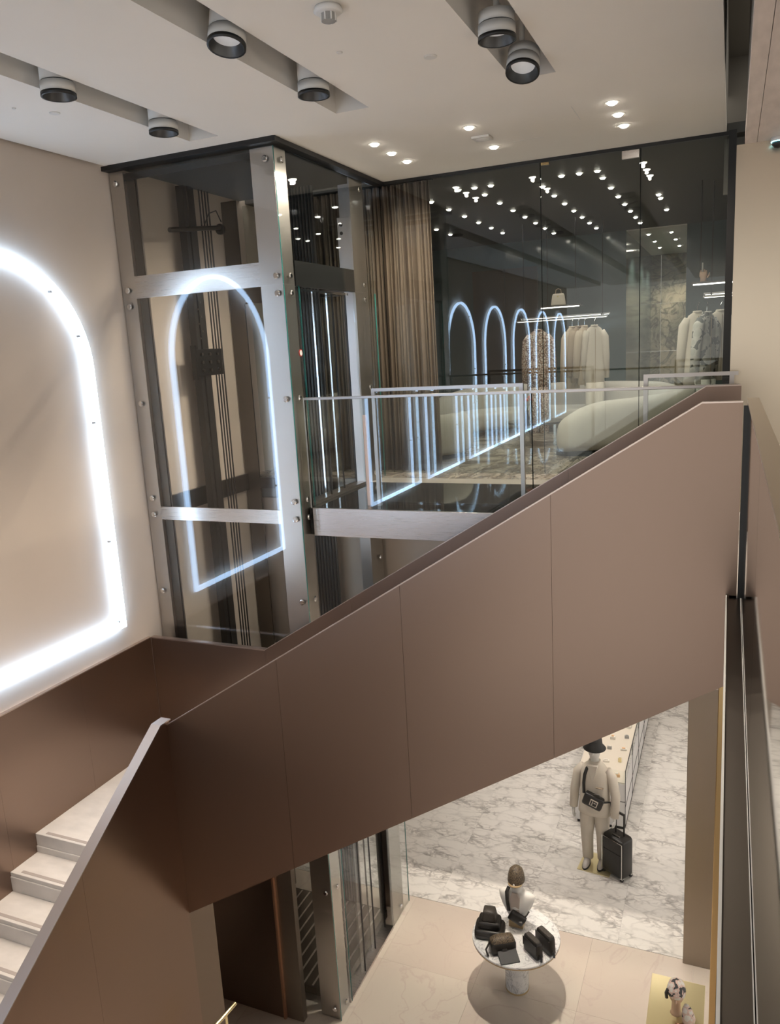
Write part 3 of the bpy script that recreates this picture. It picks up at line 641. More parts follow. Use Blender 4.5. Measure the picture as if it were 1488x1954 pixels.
# ------------------------------------------------------------------ ceiling spots
def lamp(loc, label, tilt=None, lit='lamp_soft', stem=False):
    t = thing('ceiling_spotlight', label, 'spotlight', loc, group='cylinder spotlights in the ceiling slots')
    R_ = 0.117
    mats = Matrix.Rotation(tilt[0], 4, tilt[1]) if tilt else Matrix()
    top = 0.44 if not stem else 0.16
    g = G().lathe([(R_ * 0.96, 0.095), (R_ * 0.96, top), (0.001, top)], 32); g.xf(mats); b = g.obj('housing', 'fixture_white', t, local=True)
    for p in b.data.polygons: p.use_smooth = abs(p.normal.z) < 0.5
    g = G().lathe([(R_ * 0.94, 0.088), (R_ * 0.94, 0.096)], 32).xf(mats).obj('groove', 'fixture_black', t, local=True)
    g = G().lathe([(R_ * 0.90, 0.02), (R_, 0.02), (R_, 0.088), (R_ * 0.90, 0.088)], 32, cap=False).xf(mats); b = g.obj('collar', 'fixture_white', t, local=True)
    for p in b.data.polygons: p.use_smooth = abs(p.normal.z) < 0.5
    G().lathe([(R_ * 0.92, -0.002), (R_ * 1.02, -0.002), (R_ * 1.02, 0.022), (R_ * 0.92, 0.022)], 32, cap=False, ).xf(mats).obj('rim', 'fixture_black', t, local=True, smooth=True)
    G().lathe([(R_ * 0.93, 0.0), (R_ * 0.70, 0.06), (R_ * 0.5, 0.085)], 32, cap=False).xf(mats).obj('reflector', 'reflector', t, local=True, smooth=True)
    G().lathe([(R_ * 0.72, 0.055), (0.001, 0.05)], 24).xf(mats).obj('lens', lit, t, local=True)
    if stem: G().lathe([(0.02, 0.155), (0.02, 0.44)], 12).xf(Matrix()).obj('stem', 'fixture_white', t, local=True)
    return t
ZB = 3.362
T1, T2, T3 = -4.365, -2.90, -1.40
lamp((T1, 4.65, ZB), 'cylinder ceiling spotlight nearest the left edge in the left slot')
lamp((T1, 5.785, ZB), 'cylinder ceiling spotlight at the lift end of the left slot')
lamp((T2, 4.55, ZB + 0.02), 'cylinder ceiling spotlight with bright lens in the middle slot', (math.radians(-14), 'X'), 'lamp_lit')
lamp((T2, 5.68, ZB + 0.02), 'cylinder ceiling spotlight at the far end of the middle slot')
lamp((T2, 3.42, ZB + 0.02), 'cylinder ceiling spotlight cut off by the top edge, middle slot')
lamp((T3, 5.30, ZB), 'upright cylinder spotlight hanging from a stem in the right slot', None, 'lamp_soft', True)
lamp((T3 - 0.0, 5.97, ZB), 'tilted cylinder spotlight at the far end of the right slot', (math.radians(-22), 'X'), 'lamp_lit', True)
G().box((T3 - 0.02, T3 + 0.02), (-6, 6.2), (3.79, 3.83)).obj('light_track', 'fixture_black', None, label='thin dark lighting track inside the right ceiling slot', cat='track')
for X in (T1, T2, T3):      # the rows run on overhead and behind the viewer
    for y in (5.7, 4.6, 3.4, 2.2, 0.8, -0.8, -2.6, -4.6):
        spot('spot_beam', (X, y, 3.33), 330 if y > 3 else 110, 64, 0.9, 0.08)
def downlight(loc, label, group, r=0.042):
    t = thing('downlight', label, 'downlight', loc, group=group)
    G().lathe([(r, -0.004), (r * 1.5, -0.003), (r * 1.5, 0.0), (r, 0.0)], 20, cap=False).obj('ring', 'fixture_white', t, local=True)
    G().lathe([(r, 0.0), (r * 0.95, -0.010), (r * 0.6, -0.02), (0.001, -0.022)], 16, cap=True).obj('lens', 'lamp_glow', t, local=True)
    return t
HD = [(-3.18, 7.425, 'recessed downlight by the lift, nearest of its row of three'), (-3.18, 7.847, 'recessed downlight by the lift, middle of its row of three'),
      (-3.18, 8.264, 'recessed downlight by the lift, nearest the curtain'), (-2.233, 7.403, 'recessed downlight in front of the white smoke detector'),
      (-2.233, 8.233, 'recessed downlight between the smoke detector and the glass wall'), (-0.975, 7.377, 'recessed downlight, top of the row of three at right'),
      (-0.975, 7.777, 'recessed downlight, middle of the row of three at right'), (-0.975, 8.193, 'recessed downlight of the right row nearest the glass')]
for x, y, lb_ in HD:
    downlight((x, y, ZC), lb_, 'recessed hall downlights'); spot('down_beam', (x, y, ZC - 0.04), 105 if x < -3 else 60, 165, 0.7, 0.02)
sd = thing('smoke_detector', 'white square smoke detector between two ceiling downlights', 'smoke detector', (-2.23, 7.811, ZC - 0.035))
G().cbox((0, 0, 0.025), (0.17, 0.17, 0.02)).obj('base', 'fixture_white', sd, local=True, bevel=0.004)
G().lathe([(0.03, 0), (0.055, 0.012), (0.06, 0.016)], 20).obj('sensor_head', 'fixture_white', sd, local=True, smooth=True)
ss = thing('alarm_sounder', 'round white alarm fixture at the top edge of the ceiling', 'alarm', (-2.17, 4.50, ZC - 0.075))
G().lathe([(0.075, 0.075), (0.085, 0.05), (0.07, 0.04), (0.001, 0.04)], 24).obj('base', 'sign_white', ss, local=True, smooth=True)
cg = G().lathe([(0.042, 0.04), (0.042, 0.0), (0.001, 0.0)], 16).obj('cage', 'box_grey', ss, local=True)
for k in range(8): G().box((0.038, 0.048), (-0.004, 0.004), (0.0, 0.04)).xf(Matrix.Rotation(k * PI / 4, 4, 'Z')).obj('bar', 'sign_white', cg, local=True)
for x, y, r, lb_ in ((-1.93, 5.55, 0.045, 'small flush disc on ceiling left of the right slot'), (-2.42, 5.15, 0.02, 'tiny flush sensor on ceiling between middle and right slots'), (-4.85, 5.1, 0.04, 'small flush disc on ceiling at left below the left slot'), (-5.0, 4.85, 0.015, 'tiny flush sensor on ceiling at far left')):
    G().lathe([(r, 0.0), (r, -0.006), (r * 0.8, -0.009), (0.001, -0.009)], 20, (x, y, ZC)).obj('ceiling_sensor', 'fixture_white', None, label=lb_, cat='sensor')
# showroom downlights (real rows behind the glass)
proto = None
DL = [(-3.77, 10.63 + 0.74 * k) for k in range(6)] + [(-3.02, 10.62 + 0.745 * k) for k in range(7)] + [(-2.257, 10.6 + 0.74 * k) for k in range(7)] + \
     [(-1.505, 10.55 + 0.74 * k) for k in range(7)] + [(-4.56, 13.06), (-4.56, 13.79)] + [(x, 10.09) for x in (-3.21, -3.0, -2.79, -1.92, -1.71, -1.50)] + \
     [(-0.99, 12.28), (-0.99, 12.61), (-0.99, 13.79), (-1.51, 16.58), (-1.51, 17.9), (-1.1, 16.6), (-1.1, 17.9), (-1.51, 19.2), (-1.1, 19.2)]
ORD = ['first', 'second', 'third', 'fourth', 'fifth', 'sixth', 'seventh', 'eighth']
rows_ = {}
for x, y in DL:
    z = ZC if y < 15.8 else ZC - 0.02
    if y == 10.09:
        k_ = rows_.setdefault(('c', x < -2.5), 0); rows_[('c', x < -2.5)] += 1
        lb_ = 'showroom downlight in the %s trio just behind the glass, %s from left' % ('left' if x < -2.5 else 'right', ORD[k_])
    else:
        k_ = rows_.setdefault((x, y > 15.8), 0); rows_[(x, y > 15.8)] += 1
        if y > 15.8: lb_ = 'corridor downlight beyond the showroom, %s row, %s from the front' % ('left' if x < -1.3 else 'right', ORD[k_])
        else: lb_ = 'showroom downlight in the %s row from left, %s behind the glass' % (ORD[[-4.56, -3.77, -3.02, -2.257, -1.505, -0.99].index(x)], ORD[k_])
    if proto is None: proto = downlight((x, y, z), lb_, 'showroom downlights', 0.032)
    else: dup(proto, (x, y, z), lb_, 'showroom downlights')
for x in (-3.6, -2.3, -0.9):
    for y in (10.6, 12.4, 14.2): spot('showroom_beam', (x, y, 3.38), 62, 120, 0.8, 0.05, (1, 0.92, 0.81))
for y in (16.8, 18.6, 20.0): spot('corridor_beam', (-1.3, y, 3.36), 130, 120, 0.6, 0.05, (1, 0.9, 0.76))
# security camera under the stone soffit
cd = thing('security_camera', 'small dome security camera under the stone soffit', 'camera', (0.285, 7.12, 2.85))
G().lathe([(0.05, 0.08), (0.05, 0.05), (0.04, 0.045)], 18).obj('base', 'sign_white', cd, local=True, smooth=True)
G().lathe([(0.002, 0.0), (0.025, 0.006), (0.04, 0.025), (0.042, 0.048)], 18).obj('dome', 'black', cd, local=True, smooth=True)
G().lathe([(0.043, 0.046), (0.05, 0.046), (0.05, 0.052), (0.043, 0.052)], 18, cap=False).obj('indicator_ring', 'camera_glow', cd, local=True)

# ------------------------------------------------------------------ curtain
cu = G(); n = 560; rows = [0.005, 0.6, 1.4, 2.2, 3.0, ZC - 0.02]
pts = []
x = -5.5; ph = 0
for i in range(n + 1):
    t = i / n; xx = -5.35 + t * 2.06; ph += 0.46 + 0.14 * math.sin(i * 0.06) + 0.1 * math.sin(i * 0.17)
    pts.append((xx, ph))
for z in rows:
    am = 0.034 + 0.008 * (1 - z / ZC)
    for xx, p in pts: cu.v.append(Vector((xx + 0.012 * math.sin(p * 0.5 + z * 0.4) + (0.03 * (1 - z / ZC) if xx > -3.6 else 0), 9.24 + am * math.sin(p) + 0.01 * math.sin(p * 2.3 + z), z)))
W_ = n + 1
for r in range(len(rows) - 1):
    for i in range(n): cu.f.append((r * W_ + i, r * W_ + i + 1, (r + 1) * W_ + i + 1, (r + 1) * W_ + i)); cu.m.append(0)
cuo = thing('curtain', 'long pleated taupe curtain behind the glass beside the lift', 'curtain', (-4.3, 9.24, 0))
co_ = cu.obj('drape', 'curtain', cuo, smooth=True); md = co_.modifiers.new('thick', 'SOLIDIFY'); md.thickness = 0.006
G().box((-5.4, -3.25), (9.22, 9.26), (ZC - 0.02, ZC)).obj('curtain_track', 'black', cuo)

# ------------------------------------------------------------------ showroom furniture
def curved_sofa(name, label, loc, rotz, R0, a0, a1, depth, hb, hs, back=True, mat='sofa', slope=0.0):
    """arc sofa: seat cushion and rolled back as separate parts, arc radius R0 about a centre in +y"""
    t = thing(name, label, 'sofa', loc, rotz)
    n = 20
    def arc(ri, ro, z0, z1, rnd, fade):
        rs = []
        for i in range(n + 1):
            u = i / n; a = a0 + (a1 - a0) * u
            e = min(u, 1 - u) * 2; k = 1 - fade * max(0, 1 - e * 2.2) ** 2 - slope * (1 - u) * (1 if fade > 0.2 else 0)
            zt = z0 + (z1 - z0) * k
            c_, s_ = math.cos(a), math.sin(a); ring = []
            sh = 0.12 * max(0, 1 - e * 6) ** 2
            pr = [(ri + sh, z0), (ro - sh, z0), (ro - sh + rnd * 0.2, z0 + (zt - z0) * 0.35), (ro - sh, z0 + (zt - z0) * 0.8), (ro - sh - rnd, zt), (ri + sh + rnd, zt), (ri + sh, z0 + (zt - z0) * 0.8), (ri + sh - rnd * 0.2, z0 + (zt - z0) * 0.35)]
            ring = [(r_ * s_, -r_ * c_, z_) for r_, z_ in pr]
            rs.append(ring)
        return G().rings(rs)
    o = arc(R0, R0 + depth, 0.05, hs, 0.07, 0.15).obj('seat', mat, t, local=True, smooth=True, sub=2)
    if back: arc(R0 + depth * 0.62, R0 + depth * 1.12, 0.05, hb, 0.10, 0.35).obj('backrest', mat, t, local=True, smooth=True, sub=2)
    b = arc(R0 + 0.06, R0 + depth - 0.06, 0.0, 0.06, 0.01, 0).obj('plinth', 'black_soft', t, local=True)
    return t
curved_sofa('sofa', 'long curved cream sofa along the back of the showroom', (-2.75, 12.1, 0), PI, 1.35, math.radians(-82), math.radians(70), 0.95, 0.80, 0.42)
curved_sofa('sofa', 'low curved cream sofa seen from behind near the showroom door', (-2.48, 12.60, 0), math.radians(28), 1.35, math.radians(-18), math.radians(62), 0.85, 0.80, 0.36, slope=0.15)
curved_sofa('armchair', 'cream tub armchair behind the glass beside the curtain', (-3.95, 10.55, 0), math.radians(80), 0.08, math.radians(-80), math.radians(80), 0.50, 0.62, 0.40)
ct = thing('coffee_table', 'low polished coffee table between the showroom sofas', 'table', (-2.65, 11.75, 0))
G().lathe([(0.001, 0.33), (0.42, 0.33), (0.42, 0.36), (0.001, 0.36)], 32).obj('table_top', 'black_floor', ct, local=True)
for k in range(3): G().box((0.26, 0.30), (-0.02, 0.02), (0, 0.33)).xf(Matrix.Rotation(k * 2.09, 4, 'Z')).obj('leg', 'chrome', ct, local=True)
vs = thing('flower_vase', 'slim vase with red flowers on the showroom coffee table', 'vase', (-2.78, 11.72, 0.36))
G().lathe([(0.03, 0), (0.04, 0.05), (0.022, 0.12), (0.03, 0.16)], 16).obj('vase', 'black', vs, local=True, smooth=True)
for k in range(5):
    a = k * 1.25; s_ = G().tube([(0, 0, 0.12), (0.03 * math.cos(a), 0.03 * math.sin(a), 0.24), (0.07 * math.cos(a), 0.07 * math.sin(a), 0.30 + 0.03 * (k % 2))], 0.004, 5).obj('stem', 'stem', vs, local=True)
    G().ball((0.07 * math.cos(a), 0.07 * math.sin(a), 0.32 + 0.03 * (k % 2)), 0.025, 8, 5).obj('bloom', 'flower', s_, local=True)

def garment(name, label, loc, rotz, w_, h, mat, group=None, sleeve=True, hang=True, trousers=False, thick=0.07):
    """coat on a hanger: body, two sleeves, collar, hanger; loc is the hem centre"""
    t = thing(name, label, 'garment', loc, rotz, group)
    z = h
    G().loft([(0, 0, 0, w_ * 0.56, thick), (0, 0, h * 0.3, w_ * 0.52, thick * 1.05), (0, 0, h * 0.6, w_ * 0.47, thick), (0, 0, h * 0.85, w_ * 0.50, thick * 0.9), (0, 0, h * 0.94, w_ * 0.38, thick * 0.7), (0, 0, h * 0.985, w_ * 0.16, thick * 0.6), (0, 0, h, w_ * 0.12, thick * 0.5)], 20, 0, 2.6).obj('body', mat, t, local=True, smooth=True)
    if sleeve:
        for s_ in (-1, 1):
            G().tube([(s_ * w_ * 0.40, 0, h * 0.90), (s_ * w_ * 0.54, 0.0, h * 0.80), (s_ * w_ * 0.63, 0.01, h * 0.5), (s_ * w_ * 0.66, 0.03, h * 0.12)], [0.05, 0.075, 0.066, 0.056], 10).obj('sleeve', mat, t, local=True, smooth=True)
    G().tube([(w_ * 0.15 * math.cos(a), thick * 0.7 * math.sin(a), h * 0.985) for a in [2 * PI * i / 12 for i in range(12)]], 0.018, 6, closed=True).obj('collar', mat, t, local=True, smooth=True)
    G().box((-0.004, 0.004), (-thick * 1.08, -thick * 0.98), (0.02, h * 0.93)).obj('placket', 'cloth_tan', t, local=True)
    if hang: G().tube([(0, 0, h), (0, 0, h + 0.06), (0.02, 0, h + 0.10), (0.0, 0, h + 0.125), (-0.02, 0, h + 0.10)], 0.005, 6).obj('hanger_hook', 'chrome', t, local=True)
    if trousers:
        for s_ in (-1, 1): G().tube([(s_ * w_ * 0.2, 0, 0.05), (s_ * w_ * 0.22, 0, -0.3), (s_ * w_ * 0.22, 0, -0.75)], [0.1, 0.085, 0.075], 10).obj('trouser_leg', mat, t, local=True, smooth=True)
    return t
def rack(name, label, x0, x1, y, z, dz=0.16):
    t = thing(name, label, 'clothes rail', ((x0 + x1) / 2, y, z))
    for k, dy in ((0, 0), (1, 0.28)):
        G().box((x0, x1), (y + dy - 0.012, y + dy + 0.012), (z - 0.012 + dz * 0.3 * k, z + 0.012 + dz * 0.3 * k)).obj('rail', 'steel', t)
        G().box((x0 + 0.02, x1 - 0.02), (y + dy - 0.008, y + dy + 0.008), (z - 0.018 + dz * 0.3 * k, z - 0.012 + dz * 0.3 * k)).obj('light_strip', 'led', t)
    for x in (x0 + 0.1, x1 - 0.1):
        G().tube([(x, y + 0.14, z + dz * 0.3), (x, y + 0.14, ZC)], 0.007, 6).obj('hanging_rod', 'black_metal', t)
        G().box((x - 0.008, x + 0.008), (y, y + 0.28), (z + 0.0, z + dz * 0.3)).obj('cross_bar', 'black_metal', t)
    return t
rack('clothes_rail', 'lit double clothes rail hanging in the middle of the showroom', -3.35, -1.85, 13.5, 1.87)
rack('clothes_rail', 'lit clothes rail hanging at the right of the showroom', -0.36, 0.6, 11.6, 1.98)
def shelf(label, x0, x1, y, z):
    t = thing('shelf', label, 'shelf', ((x0 + x1) / 2, y, z))
    G().box((x0, x1), (y - 0.14, y + 0.14), (z, z + 0.025)).obj('board', 'steel_dark', t)
    G().box((x0 + 0.02, x1 - 0.02), (y - 0.143, y - 0.13), (z - 0.016, z)).obj('light_strip', 'led', t)
    for x in (x0 + 0.1, x1 - 0.1): G().tube([(x, y, z + 0.025), (x, y, ZC)], 0.006, 6).obj('hanging_rod', 'black_metal', t)
shelf('lit hanging shelf carrying the white handbag', -2.92, -2.26, 13.5, 2.06)
shelf('hanging shelf at right carrying the hand sculpture', -0.50, 0.5, 11.6, 2.14)
hb = thing('handbag', 'white handbag on the lit hanging shelf', 'bag', (-2.64, 13.5, 2.085))
G().loft([(0, 0, 0, 0.115, 0.05), (0, 0, 0.02, 0.12, 0.055), (0, 0, 0.16, 0.10, 0.035), (0, 0, 0.19, 0.085, 0.02)], 20, 0, 4).obj('body', 'cloth_white', hb, local=True, smooth=True)
G().tube([(-0.05, 0, 0.18), (-0.04, 0, 0.25), (0, 0, 0.27), (0.04, 0, 0.25), (0.05, 0, 0.18)], 0.006, 6).obj('handle', 'cloth_tan', hb, local=True)
G().box((-0.015, 0.015), (-0.045, -0.036), (0.13, 0.155)).obj('clasp', 'gold', hb, local=True)
hs = thing('hand_sculpture', 'orange hand shaped display with pointing finger on right shelf', 'sculpture', (-0.36, 11.6, 2.165))
G().loft([(0, 0, 0, 0.045, 0.03), (0, 0, 0.05, 0.04, 0.025), (0, 0, 0.08, 0.05, 0.022), (0, 0, 0.13, 0.048, 0.02)], 12).obj('palm', 'skin_tan', hs, local=True, smooth=True)
for k, (x, h_) in enumerate(((-0.035, 0.035), (-0.012, 0.13), (0.012, 0.04), (0.034, 0.03))): G().tube([(x, 0, 0.12), (x, 0, 0.12 + h_ * 0.6), (x, 0.004, 0.12 + h_)], [0.011, 0.010, 0.007], 8).obj('finger', 'skin_white' if k == 1 else 'skin_tan', hs, local=True, smooth=True)
G().tube([(0.045, 0, 0.05), (0.07, 0, 0.085), (0.075, 0, 0.12)], [0.013, 0.011, 0.007], 8).obj('thumb', 'skin_tan', hs, local=True, smooth=True)
gp = 'garments on the middle showroom rail'
garment('floral_coat', 'brown and cream floral coat on a stand in the showroom', (-2.94, 13.3, 0.72), 0, 0.36, 1.0, 'floral', None, True, True, True)
for k, (x, w_, h, mt, lb_) in enumerate(((-2.42, 0.30, 1.02, 'cloth_beige', 'pale beige jacket hanging leftmost on the middle rail'), (-2.32, 0.30, 0.92, 'cloth_tan', 'tan jacket hanging second on the middle rail'), (-2.22, 0.30, 0.96, 'cloth_beige', 'beige jacket hanging third on the middle rail'), (-2.06, 0.30, 0.98, 'cloth_white', 'cream jacket with trousers hanging rightmost on the middle rail'))):
    garment('jacket', lb_, (x, 13.5, 1.74 - h), math.radians(60 if k < 3 else 25), w_, h, mt, gp, True, True, k == 3, 0.05)
garment('jacket', 'white jacket hanging at the left of the right showroom rail', (-0.42, 11.5, 0.84), math.radians(15), 0.30, 0.96, 'cloth_white', 'garments on the right showroom rail')
garment('jacket', 'grey and white patterned jacket with trousers on right showroom rail', (-0.30, 11.35, 0.86), math.radians(55), 0.30, 0.92, 'toile', 'garments on the right showroom rail', True, True, True)
garment('jacket', 'cream jacket hanging behind the patterned one on right showroom rail', (-0.14, 11.6, 0.88), math.radians(20), 0.30, 0.92, 'cloth_white', 'garments on the right showroom rail')

# ------------------------------------------------------------------ lower floor: marble table with bags and bust
TX, TY, TZ = -2.11, 7.83, ZF + 0.70
tb = thing('display_table', 'round white marble pedestal table on the lower floor', 'table', (TX, TY, ZF))
G().lathe([(0.001, 0.66), (0.49, 0.66), (0.506, 0.675), (0.506, 0.695), (0.501, 0.70), (0.001, 0.70)], 64).obj('table_top', 'marble_table', tb, local=True)
G().lathe([(0.494, 0.656), (0.504, 0.662), (0.5075, 0.676), (0.507, 0.680)], 64, cap=False).obj('rim_band', 'wood_block', tb, local=True)
G().lathe([(0.136, 0.02), (0.136, 0.64), (0.136, 0.66)], 40, cap=False).obj('pedestal', 'marble_table', tb, local=True, smooth=True)
G().lathe([(0.14, 0.0), (0.14, 0.02), (0.001, 0.02)], 40).obj('base_ring', 'wood_block', tb, local=True)
def rbox(g, c, d, r=0.02, m=0, taper=1.0):
    hx, hy = d[0] / 2, d[1] / 2
    secs = [(c[0], c[1], c[2], hx * 0.94, hy * 0.94), (c[0], c[1], c[2] + r, hx, hy), (c[0], c[1], c[2] + d[2] - r, hx * taper, hy * taper), (c[0], c[1], c[2] + d[2], hx * taper * 0.93, hy * taper * 0.93)]
    return g.loft(secs, 24, m, 7)
b1 = thing('stacked_bag', 'black three tiered stacked bag at left of the marble table', 'bag', (-2.40, 7.76, TZ), math.radians(8)); b1.scale = (1.18, 1.18, 1.12)
rbox(G(), (0, 0, 0), (0.29, 0.22, 0.10)).obj('bottom_tier', 'leather', b1, local=True, smooth=True)
rbox(G(), (0, 0.0, 0.10), (0.22, 0.16, 0.08)).obj('middle_tier', 'leather', b1, local=True, smooth=True)
rbox(G(), (0, 0, 0.18), (0.15, 0.13, 0.11), taper=0.82).obj('top_tier', 'leather_top', b1, local=True, smooth=True)
for z_, a, c_ in ((0.05, 0.292, 0.222), (0.14, 0.222, 0.162)): G().loft([(0, 0, z_ - 0.004, a / 2, c_ / 2), (0, 0, z_ + 0.004, a / 2, c_ / 2)], 24, 0, 7).obj('zip', 'black_metal', b1, local=True)
b2 = thing('handbag', 'small black handbag with open flap at front of the marble table', 'bag', (-2.20, 7.56, TZ), math.radians(32)); b2.scale = (1.35, 1.35, 1.2)
rbox(G(), (0, 0, 0), (0.22, 0.12, 0.11)).obj('body', 'leather', b2, local=True, smooth=True)
G().loft([(0, 0, 0.085, 0.105, 0.058), (0, 0, 0.12, 0.10, 0.05), (0, 0, 0.15, 0.08, 0.03)], 20, 0, 5).obj('top', 'monogram', b2, local=True, smooth=True)
G().prism([(-0.06, 0.02), (-0.17, 0.0), (-0.17, 0.01), (-0.06, 0.05)], -0.06, 0.10, 'x').obj('flap', 'black_soft', b2, local=True)
G().box((-0.02, 0.02), (-0.072, -0.06), (0.05, 0.075)).obj('clasp', 'chrome', b2, local=True)
G().tube([(-0.11, 0, 0.10), (-0.15, -0.03, 0.06), (-0.14, -0.06, 0.012)], 0.008, 6).obj('strap', 'leather', b2, local=True)
for lb_, x, y, h in (('upright black satchel at right of the marble table, nearer one', -1.86, 7.62, 0.16), ('upright black satchel at right of the marble table, farther one', -1.74, 7.73, 0.18)):
    b3 = thing('satchel', lb_, 'bag', (x, y, TZ), math.radians(-38), 'pair of black satchels on the table'); b3.scale = (1.12, 1.1, 1.2)
    rbox(G(), (0, 0, 0), (0.23, 0.085, h), 0.02, taper=0.93).obj('body', 'leather', b3, local=True, smooth=True)
    G().loft([(0, 0, h - 0.004, 0.095, 0.032), (0, 0, h + 0.008, 0.085, 0.025)], 16, 0, 6).obj('top', 'leather_top', b3, local=True)
    G().box((-0.105, 0.105), (-0.048, -0.042), (h * 0.35, h * 0.9)).obj('front_pocket', 'leather', b3, local=True)
    G().tube([(0.10, 0.0, 0.05), (0.14, -0.01, 0.03), (0.15, -0.02, 0.01)], 0.012, 6).obj('strap', 'leather', b3, local=True)
# bust on a wooden block
BX, BY = -2.14, 8.03
bu = thing('bust_mannequin', 'white bust mannequin with monogram cap standing on the marble table', 'mannequin', (BX, BY, TZ))
G().cbox((0, -0.02, 0.04), (0.17, 0.13, 0.08)).obj('block', 'wood_block', bu, local=True, bevel=0.004)
G().loft([(0, 0, 0.08, 0.085, 0.06), (0, 0, 0.16, 0.13, 0.078), (0, -0.005, 0.26, 0.175, 0.09), (0, 0, 0.34, 0.205, 0.085), (0, 0.0, 0.40, 0.215, 0.07), (0, 0, 0.425, 0.19, 0.06), (0, 0, 0.445, 0.10, 0.058), (0, 0, 0.45, 0.06, 0.055), (0, -0.01, 0.50, 0.055, 0.055), (0, -0.015, 0.53, 0.07, 0.075), (0, -0.02, 0.58, 0.082, 0.095), (0, -0.015, 0.65, 0.086, 0.10), (0, -0.01, 0.71, 0.07, 0.085), (0, -0.01, 0.745, 0.03, 0.04), (0, -0.01, 0.75, 0.005, 0.005)], 24, 0, 2.1).obj('torso', 'skin_white', bu, local=True, smooth=True)
G().ball((0, -0.118, 0.595), (0.014, 0.02, 0.022), 8, 6).obj('nose', 'skin_white', bu, local=True, smooth=True)
G().loft([(0, -0.01, 0.585, 0.098, 0.115), (0, -0.012, 0.60, 0.10, 0.118), (0, -0.01, 0.66, 0.094, 0.108), (0, -0.01, 0.72, 0.078, 0.09), (0, -0.01, 0.76, 0.04, 0.045), (0, -0.01, 0.765, 0.005, 0.005)], 24).obj('cap', 'monogram', bu, local=True, smooth=True)
G().loft([(0, -0.05, 0.575, 0.085, 0.10), (0, -0.05, 0.59, 0.085, 0.10)], 24).obj('cap_brim', 'wood_block', bu, local=True, smooth=True)
G().prism([(-0.055, 0.13), (0.045, 0.13), (0.055, 0.40), (0.03, 0.46), (-0.04, 0.46), (-0.06, 0.38)], -0.092, -0.072, 'y').obj('scarf_panel', 'skin_grey', bu, local=True, bevel=0.006)
cbg = thing('crossbody_bag', 'black crossbody bag hanging on the white bust', 'bag', (BX, BY - 0.125, TZ + 0.12)); cbg.scale = (1.3, 1.0, 1.15)
rbox(G(), (0, 0, 0), (0.15, 0.05, 0.10), 0.02).xf(Matrix.Rotation(math.radians(28), 4, 'Y')).obj('body', 'leather', cbg, local=True, smooth=True)
G().tube([(-0.055, 0.01, 0.10), (-0.07, 0.015, 0.22), (-0.075, 0.03, 0.30), (-0.06, 0.07, 0.34)], 0.016, 6, flat=0.4).obj('strap', 'leather', cbg, local=True, smooth=True)
G().tube([(0.07, 0.0, 0.05), (0.10, 0.03, 0.07), (0.12, 0.07, 0.10)], 0.008, 6).obj('strap_end', 'leather', cbg, local=True, smooth=True)
G().box((0.045, 0.075), (-0.035, -0.025), (0.02, 0.04)).obj('buckle', 'chrome', cbg, local=True)
spot('table_beam', (-2.13, 8.25, -0.31), 600, 75, 0.6, 0.04, (1, 0.90, 0.78), (-2.11, 7.9, ZF))
dlt = downlight((-2.13, 8.25, -0.281), 'recessed downlight under the balcony above the marble table', 'lower storey downlights')

# ------------------------------------------------------------------ mannequin with suitcase
MX, MY = -1.60, 10.42
mn = thing('mannequin', 'standing mannequin in cream suit and black bucket hat by the showcase', 'mannequin', (MX, MY, ZF), math.radians(-6))
G().box((-0.20, 0.26), (-0.24, 0.22), (0.0, 0.012)).obj('base_plate', 'gold', mn, local=True, bevel=0.003)
body = G()
body.loft([(0, 0, 0.93, 0.15, 0.11), (0, 0, 1.02, 0.165, 0.115), (0, 0, 1.15, 0.14, 0.10), (0, -0.005, 1.35, 0.17, 0.115), (0, 0, 1.50, 0.185, 0.10), (0, 0, 1.575, 0.11, 0.075), (0, 0, 1.61, 0.06, 0.06), (0, -0.01, 1.68, 0.055, 0.058), (0, -0.02, 1.71, 0.066, 0.075), (0, -0.025, 1.76, 0.08, 0.098), (0, -0.02, 1.83, 0.085, 0.105), (0, -0.015, 1.90, 0.075, 0.092), (0, -0.015, 1.95, 0.03, 0.04), (0, -0.015, 1.955, 0.004, 0.004)], 22)
body.obj('body', 'skin_white', mn, local=True, smooth=True)
G().ball((0, -0.125, 1.795), (0.014, 0.022, 0.024), 8, 6).obj('nose', 'skin_white', mn, local=True, smooth=True)
G().loft([(0, 0, 0.84, 0.235, 0.155), (0, 0, 0.90, 0.23, 0.155), (0, 0, 1.15, 0.205, 0.145), (0, 0, 1.38, 0.20, 0.145), (0, 0, 1.49, 0.20, 0.13), (0, 0, 1.56, 0.15, 0.10), (0, 0, 1.61, 0.09, 0.08), (0, 0, 1.64, 0.082, 0.078)], 24, 0, 2.3).obj('jacket', 'suit', mn, local=True, smooth=True)
G().prism([(-0.07, 1.62), (0.0, 1.38), (0.01, 1.38), (0.07, 1.62)], -0.152, -0.10, 'y').obj('lapel', 'cloth_white', mn, local=True)
G().box((0.05, 0.15), (-0.156, -0.12), (1.29, 1.30)).obj('pocket', 'cloth_tan', mn, local=True)
G().tube([(-0.165, 0.0, 1.52), (-0.235, 0.0, 1.42), (-0.285, -0.01, 1.15), (-0.295, -0.05, 0.88)], [0.065, 0.074, 0.066, 0.058], 12).obj('sleeve', 'suit', mn, local=True, smooth=True)
G().tube([(0.165, 0.0, 1.52), (0.235, 0.0, 1.42), (0.295, -0.02, 1.15), (0.30, -0.09, 0.86)], [0.065, 0.074, 0.066, 0.058], 12).obj('sleeve', 'suit', mn, local=True, smooth=True)
